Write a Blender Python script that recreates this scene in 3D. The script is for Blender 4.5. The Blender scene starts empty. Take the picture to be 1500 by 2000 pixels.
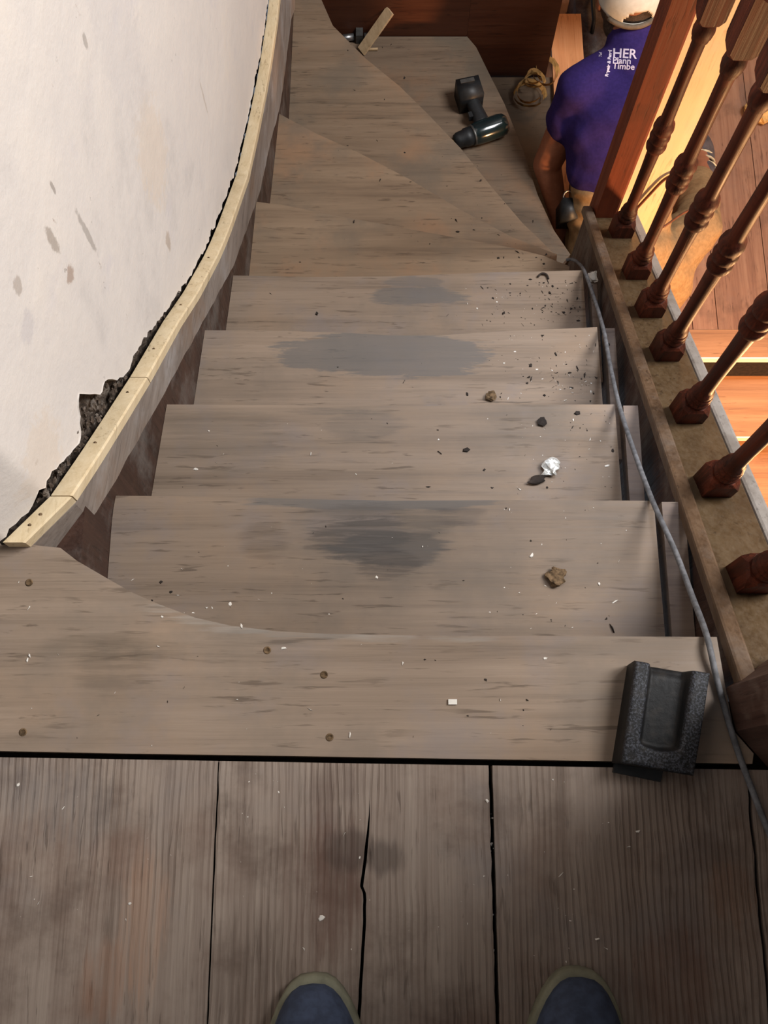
import bpy, bmesh, math, random
from mathutils import Vector, Matrix, noise
from mathutils.bvhtree import BVHTree
random.seed(7)
C = bpy.context.scene.collection
SC = bpy.context.scene
# ------------------------------------------------------------------ camera, world, lights, exposure
CAM_H = 1.2
PITCH = math.atan(575 / 2000.0)
cam_d = bpy.data.cameras.new('camera')
cam_d.sensor_fit = 'VERTICAL'; cam_d.sensor_height = 36; cam_d.lens = 36; cam_d.clip_start = .02
cam = bpy.data.objects.new('camera', cam_d); C.objects.link(cam)
cam.location = (0, 0, CAM_H); cam.rotation_euler = (PITCH, 0, 0)
SC.camera = cam
SC.view_settings.view_transform = 'Standard'; SC.view_settings.look = 'None'
SC.view_settings.exposure = 0; SC.view_settings.gamma = 1; SC.view_settings.use_curve_mapping = False
W = bpy.data.worlds.new('world'); SC.world = W; W.use_nodes = True
W.node_tree.nodes['Background'].inputs[0].default_value = (.80, .88, 1, 1)
W.node_tree.nodes['Background'].inputs[1].default_value = .16

def lamp(name, kind, loc, energy, col, size=.1, target=None, size_y=None, spread=None):
    d = bpy.data.lights.new(name, kind); d.energy = energy; d.color = col
    if kind == 'AREA':
        d.size = size
        if size_y: d.shape = 'RECTANGLE'; d.size_y = size_y
        if spread: d.spread = spread
    else: d.shadow_soft_size = size
    o = bpy.data.objects.new(name, d); C.objects.link(o); o.location = loc
    if target is not None:
        o.rotation_euler = (Vector(target) - Vector(loc)).to_track_quat('-Z', 'Y').to_euler()
    return o
lamp('stair_window', 'AREA', (2.2, 1.2, 2.5), 205, (.98, .965, .96), 1.3, (0, .5, -.1), 1.5)      # daylight from a window across the stairwell
sp = lamp('cool_tread_spot', 'SPOT', (.50, 1.3, 2.7), 250, (.74, .84, 1.0), .25, (.30, .66, -.4))      # added overhead spot, standing in for cool window light on the right tread ends
sp.data.spot_size = math.radians(19); sp.data.spot_blend = 1
lamp('work_lamp', 'POINT', (1.32, .50, -1.30), 150, (1, .52, .22), .07)                     # the lamp on the lower flight
lamp('room_lamp', 'POINT', (1.15, 3.4, -.75), 14, (1, .50, .2), .1)                      # glow in the room beyond

# ------------------------------------------------------------------ helpers
F = 2000.0; CT, ST = math.cos(PITCH), math.sin(PITCH)
def ray(u, v):
    x = (u - 750) / F; y = (1000 - v) / F
    return Vector((x, y * CT + ST, y * ST - CT))
def at(u, v, z):
    d = ray(u, v); t = (z - CAM_H) / d.z
    return Vector((d.x * t, d.y * t, z))
def atx(u, v, X):
    d = ray(u, v); t = X / d.x
    return Vector((X, d.y * t, CAM_H + d.z * t))
def atx_y(u, v, Y):
    d = ray(u, v); t = Y / d.y
    return Vector((d.x * t, Y, CAM_H + d.z * t))
def interp(x, xs, ys):
    if x <= xs[0]: return ys[0]
    for i in range(1, len(xs)):
        if x <= xs[i]:
            return ys[i-1] + (ys[i] - ys[i-1]) * (x - xs[i-1]) / (xs[i] - xs[i-1])
    return ys[-1]
def lerp(a, b, t): return a + (b - a) * t
def smooth(pts, n=8):
    out = []
    P = [Vector(p) for p in pts]
    for i in range(len(P) - 1):
        p0 = P[max(i-1, 0)]; p1 = P[i]; p2 = P[i+1]; p3 = P[min(i+2, len(P)-1)]
        for k in range(n):
            t = k / n
            out.append(.5 * ((2*p1) + (p2-p0)*t + (2*p0-5*p1+4*p2-p3)*t*t + (3*p1-p0-3*p2+p3)*t**3))
    out.append(P[-1]); return out

def tag(o, label=None, cat=None, group=None, kind=None):
    if label: o['label'] = label
    if cat: o['category'] = cat
    if group: o['group'] = group
    if kind: o['kind'] = kind
    return o
def thing(name, label, cat, loc=(0, 0, 0), group=None, rot=None):
    o = bpy.data.objects.new(name, None); C.objects.link(o); o.location = loc
    o.empty_display_size = .05
    if rot: o.rotation_euler = rot
    return tag(o, label, cat, group)
def obj(name, bm, m, parent=None, smoothf=False):
    me = bpy.data.meshes.new(name)
    if smoothf:
        for f in bm.faces: f.smooth = True
    bm.normal_update()
    bm.to_mesh(me); bm.free()
    o = bpy.data.objects.new(name, me); C.objects.link(o)
    if m is not None: me.materials.append(m)
    if parent is not None: o.parent = parent
    return o
def struct(name, bm, m, parent=None, **k):
    o = obj(name, bm, m, parent, **k)
    if parent is None: o['kind'] = 'structure'
    return o
def bevel(bm, w, seg=2, ang=30):
    es = [e for e in bm.edges if len(e.link_faces) == 2 and e.calc_face_angle(0) > math.radians(ang)]
    if es: bmesh.ops.bevel(bm, geom=es, offset=w, segments=seg, profile=.5, affect='EDGES', clamp_overlap=True)
    return bm
def add_box(bm, lo, hi, mat=None):
    vs = [bm.verts.new((x, y, z)) for z in (lo[2], hi[2]) for y in (lo[1], hi[1]) for x in (lo[0], hi[0])]
    for f in ((0, 2, 3, 1), (4, 5, 7, 6), (0, 1, 5, 4), (2, 6, 7, 3), (0, 4, 6, 2), (1, 3, 7, 5)):
        bm.faces.new([vs[i] for i in f])
    if mat is not None:
        for v in vs: v.co = mat @ v.co
    return vs
def box(lo, hi, bev=.002, seg=2):
    bm = bmesh.new(); add_box(bm, lo, hi)
    if bev: bevel(bm, bev, seg)
    return bm
def prism(poly, z0, z1, bev=0, seg=3):
    """plan polygon extruded between z0 and z1; bev rounds its edges"""
    bm = bmesh.new()
    a = 0
    for i in range(len(poly)):
        p, q = poly[i], poly[(i+1) % len(poly)]; a += p[0]*q[1] - q[0]*p[1]
    if a < 0: poly = list(reversed(poly))
    b = [bm.verts.new((p[0], p[1], z0)) for p in poly]; t = [bm.verts.new((p[0], p[1], z1)) for p in poly]
    n = len(poly)
    bm.faces.new(list(reversed(b))); bm.faces.new(t)
    for i in range(n): bm.faces.new((b[i], b[(i+1) % n], t[(i+1) % n], t[i]))
    if bev: bevel(bm, bev, seg, 50)
    return bm
def add_tube(bm, pts, r, n=10, caps=True):
    pts = [Vector(p) for p in pts]; rings = []
    rr = r if isinstance(r, (list, tuple)) else [r] * len(pts)
    up = Vector((0, 0, 1))
    for i, p in enumerate(pts):
        d = (pts[min(i+1, len(pts)-1)] - pts[max(i-1, 0)]).normalized()
        s = d.cross(up)
        if s.length < .1: s = d.cross(Vector((1, 0, 0)))
        s.normalize(); w = s.cross(d)
        rings.append([bm.verts.new(p + (s*math.cos(a) + w*math.sin(a)) * rr[i]) for a in [2*math.pi*k/n for k in range(n)]])
    for i in range(len(rings)-1):
        for k in range(n):
            bm.faces.new((rings[i][k], rings[i][(k+1) % n], rings[i+1][(k+1) % n], rings[i+1][k]))
    if caps:
        bm.faces.new(list(reversed(rings[0]))); bm.faces.new(rings[-1])
def tube(pts, r, n=10):
    bm = bmesh.new(); add_tube(bm, pts, r, n); bmesh.ops.recalc_face_normals(bm, faces=bm.faces); return bm
def add_lathe(bm, prof, n=24, mat=None):
    rings = []
    for r, z in prof:
        rings.append([bm.verts.new((r*math.cos(2*math.pi*k/n), r*math.sin(2*math.pi*k/n), z)) for k in range(n)])
    fs = []
    for i in range(len(rings)-1):
        for k in range(n):
            fs.append(bm.faces.new((rings[i][k], rings[i][(k+1) % n], rings[i+1][(k+1) % n], rings[i+1][k])))
    fs.append(bm.faces.new(list(reversed(rings[0])))); fs.append(bm.faces.new(rings[-1]))
    for f in fs: f.smooth = True
    if mat is not None:
        for ring in rings:
            for v in ring: v.co = mat @ v.co
    return fs

# ------------------------------------------------------------------ materials
def srgb(r, g, b):
    def c(x):
        x /= 255.0
        return x/12.92 if x <= .04045 else ((x+.055)/1.055)**2.4
    return (c(r), c(g), c(b), 1)
class N:
    def __init__(s, name):
        s.m = bpy.data.materials.new(name); s.m.use_nodes = True
        s.t = s.m.node_tree; s.n = s.t.nodes; s.b = s.n['Principled BSDF']
    def new(s, typ, **k):
        x = s.n.new(typ)
        for a, b in k.items(): setattr(x, a, b)
        return x
    def link(s, a, b): s.t.links.new(a, b)
    def set(s, sock, v):
        if hasattr(v, 'is_linked') or isinstance(v, bpy.types.NodeSocket): s.link(v, sock)
        else: sock.default_value = v
    def coord(s, rnd=0):
        tc = s.new('ShaderNodeTexCoord').outputs['Object']
        if rnd:
            oi = s.new('ShaderNodeObjectInfo'); mu = s.math('MULTIPLY', oi.outputs['Random'], rnd)
            cb = s.new('ShaderNodeCombineXYZ'); s.link(mu, cb.inputs[0]); s.link(mu, cb.inputs[1]); s.link(mu, cb.inputs[2])
            va = s.new('ShaderNodeVectorMath', operation='ADD'); s.link(tc, va.inputs[0]); s.link(cb.outputs[0], va.inputs[1])
            return va.outputs[0]
        return tc
    def mapping(s, vec, scale, loc=(0, 0, 0), rot=(0, 0, 0)):
        m = s.new('ShaderNodeMapping'); s.link(vec, m.inputs[0])
        m.inputs['Scale'].default_value = scale; m.inputs['Location'].default_value = loc; m.inputs['Rotation'].default_value = rot
        return m.outputs[0]
    def noise(s, vec, scale=5, detail=5, rough=.6, dist=0):
        n = s.new('ShaderNodeTexNoise'); s.link(vec, n.inputs['Vector'])
        n.inputs['Scale'].default_value = scale; n.inputs['Detail'].default_value = detail
        n.inputs['Roughness'].default_value = rough; n.inputs['Distortion'].default_value = dist
        return n.outputs['Fac']
    def math(s, op, a, b=None, c=None, clamp=False):
        n = s.new('ShaderNodeMath', operation=op); n.use_clamp = clamp
        s.set(n.inputs[0], a)
        if b is not None: s.set(n.inputs[1], b)
        if c is not None: s.set(n.inputs[2], c)
        return n.outputs[0]
    def rng(s, v, a, b, c=0, d=1):
        n = s.new('ShaderNodeMapRange'); s.set(n.inputs[0], v)
        for i, x in enumerate((a, b, c, d)): n.inputs[1+i].default_value = x
        n.interpolation_type = 'SMOOTHSTEP'
        return n.outputs[0]
    def ramp(s, v, stops):
        r = s.new('ShaderNodeValToRGB'); s.link(v, r.inputs[0]); e = r.color_ramp.elements
        e[0].position, e[0].color = stops[0]; e[1].position, e[1].color = stops[-1]
        for p, c in stops[1:-1]:
            x = e.new(p); x.color = c
        return r.outputs[0]
    def mix(s, f, a, b, mode='MIX'):
        n = s.new('ShaderNodeMix', data_type='RGBA', blend_type=mode)
        s.set(n.inputs[0], f); s.set(n.inputs[6], a); s.set(n.inputs[7], b)
        return n.outputs[2]
    def bump(s, h, strength=.3, dist=.002, prev=None):
        b = s.new('ShaderNodeBump'); b.inputs['Strength'].default_value = strength; b.inputs['Distance'].default_value = dist
        s.link(h, b.inputs['Height'])
        if prev is not None: s.link(prev, b.inputs['Normal'])
        return b.outputs[0]
    def out(s, col, rough=.6, normal=None, metal=0, spec=.4):
        s.set(s.b.inputs['Base Color'], col); s.set(s.b.inputs['Roughness'], rough)
        s.b.inputs['Metallic'].default_value = metal; s.b.inputs['Specular IOR Level'].default_value = spec
        if normal is not None: s.link(normal, s.b.inputs['Normal'])
        return s.m

def wood(name, dark, mid, light, axis='X', fine=46, blotch=None, stains_shade=(), rough=.62, bump=.35, ribs=0, pits=.5, rnd=0, spec=.3, dusty=0, rib_col=None, dash=.6):
    n = N(name); co = n.coord(rnd)
    k = {'X': (1.6, fine, fine), 'Y': (fine, 1.6, fine), 'Z': (fine, fine, 1.6)}[axis]
    g = n.noise(n.mapping(co, k), 1.0, 7, .62, .35)
    k2 = tuple(x * (2.2 if x < 5 else 5.2) for x in k)
    g2 = n.noise(n.mapping(co, k2, (3, 7, 1)), 1.0, 5, .7)
    big = n.noise(n.mapping(co, tuple(.07*x + 2 for x in k)), 1.3, 5, .6, .4)
    gg = n.math('ADD', n.math('MULTIPLY', g, .62), n.math('MULTIPLY', g2, .38))
    col = n.ramp(gg, [(.30, dark), (.46, mid), (.66, light)])
    if blotch:
        for i, (bc, amt, sc) in enumerate(blotch):
            f = n.rng(n.noise(n.mapping(co, (sc, sc, sc), (i*5.3, 2.1*i, 1)), 1, 6, .62), .48, .68, 0, amt)
            col = n.mix(f, col, bc)
    h = gg
    if ribs:
        kk = {'X': (.5, 1, 1), 'Y': (1, .5, 1), 'Z': (1, 1, .5)}[axis]
        w = n.new('ShaderNodeTexWave', wave_type='BANDS', bands_direction='X' if axis == 'Y' else 'Y')
        n.link(n.mapping(co, kk), w.inputs['Vector'])
        w.inputs['Scale'].default_value = ribs; w.inputs['Distortion'].default_value = 5; w.inputs['Detail'].default_value = 2
        w.inputs['Detail Scale'].default_value = .35
        rm = n.rng(n.noise(n.mapping(co, (5, 2, 5), (9, 3, 2)), 1, 3), .42, .6, .12, 1)
        wv = n.math('MULTIPLY', n.rng(w.outputs['Fac'], .05, .5, 1, 0), rm)
        col = n.mix(n.math('MULTIPLY', wv, .42), col, rib_col or dark)
        h = n.math('SUBTRACT', h, n.math('MULTIPLY', wv, .6))
    if pits:
        pk = tuple(min(x, 34) * 1.0 + 6 for x in k)
        p = n.rng(n.noise(n.mapping(co, pk, (1, 8, 4)), 1.7, 4, .7), .66, .74, 0, pits)
        col = n.mix(p, col, (dark[0]*.45, dark[1]*.42, dark[2]*.4, 1))
    dsh = n.noise(n.mapping(co, tuple(14 if x < 5 else 150 for x in k), (2, 4, 6), (0, 0, .06)), 1, 3, .6, .3)
    dm = n.rng(n.noise(n.mapping(co, (7, 7, 7), (5, 5, 1)), 1, 3), .38, .62, .15, 1)
    dsh = n.math('MULTIPLY', n.rng(dsh, .57, .68, 0, dash), dm)
    col = n.mix(dsh, col, (dark[0]*.55, dark[1]*.52, dark[2]*.5, 1))
    h = n.math('SUBTRACT', h, n.math('MULTIPLY', dsh, .5))
    if rnd:
        oi = n.new('ShaderNodeObjectInfo').outputs['Random']
        t_ = n.rng(oi, 0, 1, .88, 1.10)
        cc = n.new('ShaderNodeCombineXYZ'); [n.link(t_, cc.inputs[i]) for i in range(3)]
        col = n.mix(1.0, col, cc.outputs[0], 'MULTIPLY')
    if dusty:
        d = n.rng(n.noise(n.mapping(co, (9, 9, 9), (4, 4, 4)), 1, 5, .7), .45, .7, 0, dusty)
        col = n.mix(d, col, srgb(150, 146, 140))
    if stains_shade:
        wob = n.noise(n.mapping(co, tuple(.35*x + 6 for x in k)), 1, 5, .65, .3)
        strk = n.noise(n.mapping(co, tuple(7 if x < 5 else 120 for x in k), (6, 1, 3)), 1, 5, .7, .5)
        wob = n.math('ADD', n.math('SUBTRACT', wob, .5), n.math('MULTIPLY', n.math('SUBTRACT', strk, .5), .9))
        brk = n.rng(strk, .44, .62, 0, 1)
        tc = n.new('ShaderNodeTexCoord').outputs['Object']
        for (c, r, colr, s_, wa, soft) in stains_shade:
            v1 = n.new('ShaderNodeVectorMath', operation='SUBTRACT'); n.link(tc, v1.inputs[0]); v1.inputs[1].default_value = c
            v2 = n.new('ShaderNodeVectorMath', operation='DIVIDE'); n.link(v1.outputs[0], v2.inputs[0]); v2.inputs[1].default_value = r
            v3 = n.new('ShaderNodeVectorMath', operation='LENGTH'); n.link(v2.outputs[0], v3.inputs[0])
            dd = n.math('ADD', v3.outputs['Value'], n.math('MULTIPLY', wob, wa))
            f = n.rng(dd, 1 - soft, 1 + soft, s_, 0)
            if wa > 1.35: f = n.math('MULTIPLY', f, n.math('SUBTRACT', 1.0, n.math('MULTIPLY', brk, .65)))
            col = n.mix(f, col, n.mix(.35, colr, col))
    rg = n.rng(g2, .3, .7, rough - .1, rough + .12)
    return n.out(col, rg, n.bump(h, bump, .0022), 0, spec)

def plain(name, c, rough=.5, metal=0, spec=.4, var=.25, scale=40, bump=.1):
    n = N(name); co = n.coord()
    f = n.noise(n.mapping(co, (scale,)*3), 1, 4, .6)
    col = n.mix(n.rng(f, .3, .7, 0, 1), tuple(x*(1-var) for x in c[:3]) + (1,), tuple(min(1, x*(1+var)) for x in c[:3]) + (1,))
    return n.out(col, rough, n.bump(f, bump, .001), metal, spec)

Z = [-.19 * i for i in range(11)]
def st(u0, v0, u1, v1, z, col, s=.9, wa=1.2, soft=.12):
    a = at(u0, v0, z); b = at(u1, v1, z)
    return ((a+b)/2, (abs(b.x-a.x)/2, abs(b.y-a.y)/2, .012), col, s, wa, soft)
GREY = srgb(84, 78, 72); GREYB = srgb(88, 87, 86); DK = srgb(62, 52, 44)
tread_stains = [
    st(500, 996, 1010, 966, Z[1], srgb(88, 86, 84), .95, 1.0, .12), st(600, 1090, 790, 1010, Z[1], srgb(60, 55, 51), .95, 1.5, .2), st(640, 1104, 870, 1040, Z[1], srgb(66, 64, 62), .95, 1.3, .15),
    st(590, 1050, 900, 985, Z[1], srgb(74, 68, 62), .75, 1.7, .3), st(700, 1128, 810, 1075, Z[1], srgb(64, 57, 52), .85, 1.5, .25), st(860, 1030, 960, 985, Z[1], srgb(72, 65, 60), .6, 1.7, .3), st(470, 1090, 560, 1020, Z[1], DK, .5, 1.6, .35),
    st(560, 742, 945, 640, Z[3], GREYB, .97, 1.1, .06), st(725, 596, 910, 562, Z[4], GREYB, .9, 1.3, .1), st(760, 560, 860, 540, Z[4], GREYB, .6, 1.3, .15),
    st(640, 475, 705, 455, Z[5], GREY, .7, 1.4, .2), st(650, 860, 780, 800, Z[2], GREY, .5, 1.7, .25), st(330, 920, 560, 800, Z[2], srgb(95, 86, 76), .5, 1.6, .3),
    st(560, 810, 760, 795, Z[2], GREY, .6, 1.6, .3), st(1000, 480, 900, 420, Z[6], GREY, .35, 1.6, .3),
    ] + [st(u-70, v+11, u+60, v-9, 0, srgb(150, 142, 132), .75, 2.0, .3) for u, v in ((330, 1188), (400, 1210), (470, 1226), (560, 1234), (660, 1240), (760, 1243), (900, 1245))] + [
    st(150, 1350, 300, 1260, 0, DK, .45, 1.8, .35), st(90, 1290, 330, 1240, 0, srgb(88, 76, 62), .5, 1.8, .35), st(430, 1260, 690, 1228, 0, srgb(85, 78, 70), .55, 1.5, .3),
]
T_D, T_M, T_L = srgb(96, 82, 69), srgb(127, 110, 94), srgb(143, 125, 108)
M = {}
M['tread'] = wood('worn_oak_tread', T_D, T_M, T_L, 'X', 40, [(srgb(140, 118, 97), .6, 5), (srgb(108, 97, 86), .65, 3.2), (srgb(122, 112, 108), .5, 7)], tread_stains, .66, .3, pits=.55, rnd=3)
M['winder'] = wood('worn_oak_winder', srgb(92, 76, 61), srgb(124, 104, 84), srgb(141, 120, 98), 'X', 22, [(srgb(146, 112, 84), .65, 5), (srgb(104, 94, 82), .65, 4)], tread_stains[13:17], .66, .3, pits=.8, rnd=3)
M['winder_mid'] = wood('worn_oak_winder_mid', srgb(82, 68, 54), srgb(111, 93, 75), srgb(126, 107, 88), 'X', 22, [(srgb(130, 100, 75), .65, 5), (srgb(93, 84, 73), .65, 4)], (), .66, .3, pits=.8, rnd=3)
M['winder_dark'] = wood('darker_oak_winder', srgb(73, 60, 48), srgb(98, 82, 67), srgb(112, 95, 78), 'X', 22, [(srgb(116, 89, 67), .65, 5), (srgb(82, 75, 65), .65, 4)], (), .66, .3, pits=.8, rnd=3)  # winder oak in a darker tone for the last two treads
M['strip'] = wood('tread_end_strip', srgb(84, 72, 62), srgb(118, 102, 92), srgb(134, 118, 106), 'X', 40, None, (), .66, .3)
M['riser'] = wood('dark_riser', srgb(40, 28, 22), srgb(62, 44, 34), srgb(80, 58, 46), 'X', 40)
M['string'] = wood('dark_string', srgb(32, 21, 17), srgb(51, 33, 26), srgb(70, 49, 40), 'Z', 40, [(srgb(76, 52, 41), .5, 9)], (), .5, .4, dusty=.25)
M['band'] = wood('grey_dusty_band', srgb(98, 88, 80), srgb(124, 113, 104), srgb(143, 133, 124), 'Y', 24, [(srgb(150, 145, 142), .7, 8), (srgb(120, 95, 74), .6, 6)], (), .8, .4)
M['pine'] = wood('fresh_pine', srgb(182, 160, 123), srgb(202, 182, 147), srgb(214, 197, 165), 'Y', 60, None, (), .6, .15, pits=.25)
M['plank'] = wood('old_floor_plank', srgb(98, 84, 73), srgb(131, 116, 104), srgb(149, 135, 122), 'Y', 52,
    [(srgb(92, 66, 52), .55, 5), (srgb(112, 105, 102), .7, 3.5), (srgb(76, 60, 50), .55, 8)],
    [st(1180, 2060, 1580, 1470, 0, srgb(72, 53, 42), .38, .5, .16), st(990, 2150, 1330, 1600, 0, srgb(96, 80, 68), .15, .9, .35), st(560, 1860, 720, 1600, 0, srgb(84, 54, 42), .75, 1.5, .4), st(640, 1700, 730, 1620, 0, srgb(56, 44, 38), .85, 1.2, .35), st(712, 1712, 790, 1640, 0, srgb(60, 50, 44), .85, 1.2, .35),  # first two ellipses paint the shade over the right landing boards
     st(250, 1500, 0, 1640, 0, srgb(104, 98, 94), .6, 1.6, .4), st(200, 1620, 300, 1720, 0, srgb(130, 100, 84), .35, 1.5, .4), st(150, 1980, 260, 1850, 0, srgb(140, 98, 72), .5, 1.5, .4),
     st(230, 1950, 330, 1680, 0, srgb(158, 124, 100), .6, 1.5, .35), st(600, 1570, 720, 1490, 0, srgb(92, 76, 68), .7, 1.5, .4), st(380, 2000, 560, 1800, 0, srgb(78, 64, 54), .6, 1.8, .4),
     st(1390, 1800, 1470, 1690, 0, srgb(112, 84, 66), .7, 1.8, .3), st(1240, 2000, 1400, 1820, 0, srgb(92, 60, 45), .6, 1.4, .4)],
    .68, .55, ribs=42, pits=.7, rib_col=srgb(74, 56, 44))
M['gap'] = plain('joint_dirt', srgb(34, 26, 21), .95, var=.5, scale=90)
M['lower'] = wood('lower_floor_plank', srgb(96, 66, 52), srgb(134, 98, 78), srgb(152, 118, 96), 'Y', 40, [(srgb(118, 94, 84), .7, 4), (srgb(96, 72, 58), .5, 9)], (), .6, .3, rnd=9)
M['ltread'] = wood('lower_tread', srgb(120, 84, 58), srgb(152, 112, 80), srgb(172, 132, 98), 'X', 34, [(srgb(128, 90, 64), .6, 6)], (), .6, .3)
M['nosing'] = wood('lamplit_nosing_strip', srgb(236, 226, 206), srgb(246, 238, 220), srgb(252, 246, 232), 'X', 40, None, (), .5, .1, pits=0)  # near-white colour carries the work lamp's glare on the front edges
M['mahog'] = wood('stained_baluster_wood', srgb(27, 12, 8), srgb(66, 30, 19), srgb(104, 50, 32), 'Z', 60, [(srgb(38, 22, 15), .6, 14)], (), .55, .4, spec=.14, rnd=5)
M['newel'] = wood('stained_newel_wood', srgb(70, 31, 19), srgb(98, 46, 28), srgb(116, 58, 36), 'Z', 44, [(srgb(76, 38, 24), .5, 9)], (), .6, .2, spec=.15)
M['cap'] = wood('tan_string_cap', srgb(57, 42, 27), srgb(76, 59, 39), srgb(89, 72, 51), 'Y', 30, [(srgb(65, 49, 32), .6, 6)], (), .45, .2, spec=.5)
M['capedge'] = wood('grey_cap_edge', srgb(108, 101, 94), srgb(132, 125, 117), srgb(150, 143, 136), 'Y', 20, [(srgb(99, 90, 81), .6, 9)], (), .6, .3)
M['mould'] = wood('brown_moulding', srgb(59, 43, 30), srgb(79, 60, 43), srgb(97, 76, 57), 'Y', 40, None, (), .5, .2, dusty=.15)
M['toppost'] = wood('scuffed_top_newel', srgb(44, 29, 24), srgb(70, 49, 41), srgb(88, 66, 56), 'Z', 26, [(srgb(109, 92, 82), .55, 22)], (), .5, .4)
M['wallwood'] = wood('brown_wall_panel', srgb(53, 27, 17), srgb(75, 41, 26), srgb(88, 52, 34), 'X', 30, None, (), .5, .2, rnd=4)
M['orangeboard'] = wood('orange_plank', srgb(160, 104, 64), srgb(190, 130, 86), srgb(206, 150, 106), 'Y', 40, None, (), .55, .15, pits=.2)
M['paleboard'] = wood('pale_plank', srgb(206, 176, 134), srgb(224, 198, 158), srgb(236, 214, 178), 'Z', 12, [(srgb(228, 196, 170), .6, 9)], (), .65, .2, pits=.15)
M['lath'] = wood('lath_wood', srgb(150, 124, 92), srgb(176, 150, 116), srgb(196, 170, 136), 'Y', 40, None, (), .6, .2)
M['steel'] = plain('dull_steel', srgb(150, 150, 150), .35, .9)
M['black'] = plain('black_plastic', srgb(26, 28, 30), .5, 0, .4, .3, 60, .06)
M['glossblack'] = plain('glossy_dark_green_case', srgb(20, 34, 36), .16, 0, .7, .15, 30, 0)
M['chuckring'] = plain('grey_ring', srgb(88, 88, 86), .4, .6)
M['brass'] = plain('brass_tip', srgb(176, 150, 110), .35, .8)
M['trouser'] = plain('khaki_cloth', srgb(142, 114, 80), .85, 0, .2, .14, 90, .2)
M['shirt'] = plain('purple_cotton', srgb(47, 34, 88), .9, 0, .15, .12, 120, .15)
M['skin'] = plain('skin', srgb(150, 96, 70), .55, 0, .4, .1, 60, .1)
M['hair'] = plain('dark_hair', srgb(58, 46, 38), .7, 0, .3, .4, 220, .5)
M['capcloth'] = plain('white_cap_cloth', srgb(196, 194, 184), .85, 0, .2, .07, 60, .1)
M['capstrap'] = plain('grey_cap_strap', srgb(98, 86, 72), .8)
M['print'] = plain('pale_shirt_print', srgb(206, 194, 214), .8, var=.05)
M['shoe'] = plain('grey_shoe', srgb(74, 68, 70), .7)
M['sole'] = plain('pale_sole', srgb(196, 182, 150), .7)
M['boot'] = plain('navy_suede', srgb(54, 62, 80), .8, 0, .25, .25, 70, .25)
M['bootsole'] = plain('olive_rubber_sole', srgb(112, 110, 92), .75, 0, .3, .2, 50, .15)
M['lace'] = plain('navy_tongue', srgb(40, 50, 74), .8, 0, .2, .25, 120, .3)
M['jeans'] = plain('dark_denim', srgb(44, 50, 66), .9)
M['rope'] = plain('grey_dusty_flex', srgb(96, 96, 98), .75, 0, .3, .35, 90, .4)
M['crumb'] = plain('dark_crumb', srgb(40, 32, 27), .9, var=.5)
M['flake'] = plain('white_flake', srgb(212, 206, 196), .8, var=.1)
M['shaving'] = plain('yellow_shaving', srgb(186, 148, 90), .7)
M['foil'] = plain('clear_crumpled_film', srgb(190, 188, 182), .22, .35, .6, .2, 140, .6)
M['clump'] = plain('brown_gritty_clump', srgb(96, 77, 56), .9, 0, .2, .6, 160, .8)
M['cable'] = plain('brown_cable', srgb(104, 58, 34), .6)
M['rubble'] = (lambda n: n.out(n.ramp(n.noise(n.mapping(n.coord(), (60, 60, 60)), 1, 7, .75), [(.32, srgb(30, 24, 20)), (.5, srgb(84, 70, 58)), (.66, srgb(140, 130, 120))]), .95,
               n.bump(n.noise(n.mapping(n.coord(), (90, 90, 90)), 1, 6, .7), 1, .008)))(N('rubble_core'))
def plaster():
    n = N('old_lime_plaster'); co = n.coord()
    a = n.noise(n.mapping(co, (2.2, 2.2, 2.2)), 1, 6, .62, .5)
    b = n.noise(n.mapping(co, (14, 14, 14), (3, 1, 2)), 1, 6, .7)
    col = n.ramp(n.math('ADD', n.math('MULTIPLY', a, .65), n.math('MULTIPLY', b, .35)),
                 [(.32, srgb(186, 180, 174)), (.45, srgb(203, 196, 189)), (.6, srgb(209, 201, 192)), (.72, srgb(214, 203, 189))])
    col = n.mix(n.rng(n.noise(n.mapping(co, (5, 5, 5), (7, 2, 9)), 1, 5, .65), .56, .7, 0, .6), col, srgb(194, 188, 188))
    sp = n.rng(n.noise(n.mapping(co, (30, 22, 12), (1, 5, 2)), 1, 5, .75), .67, .76, 0, .6)
    col = n.mix(sp, col, srgb(120, 98, 78))
    sp2 = n.rng(n.noise(n.mapping(co, (90, 70, 50), (4, 5, 2)), 1, 3, .75), .70, .78, 0, .6)
    col = n.mix(sp2, col, srgb(84, 70, 58))
    tc = n.new('ShaderNodeTexCoord').outputs['Object']
    wob = n.math('MULTIPLY', n.math('SUBTRACT', n.noise(n.mapping(co, (60, 60, 60)), 1, 4, .7), .5), 1.8)
    for (u, v, rw, rh, c_, s_) in PLASTER_MARKS:
        p = onwall(u, v, -.022)
        v1 = n.new('ShaderNodeVectorMath', operation='SUBTRACT'); n.link(tc, v1.inputs[0]); v1.inputs[1].default_value = p
        v2 = n.new('ShaderNodeVectorMath', operation='DIVIDE'); n.link(v1.outputs[0], v2.inputs[0]); v2.inputs[1].default_value = (.05, rw, rh)
        v3 = n.new('ShaderNodeVectorMath', operation='LENGTH'); n.link(v2.outputs[0], v3.inputs[0])
        col = n.mix(n.rng(n.math('ADD', v3.outputs['Value'], wob), .7, 1.15, s_, 0), col, c_)
    return n.out(col, .92, n.bump(n.math('ADD', b, n.math('MULTIPLY', a, 2)), .35, .006), 0, .15)

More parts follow.
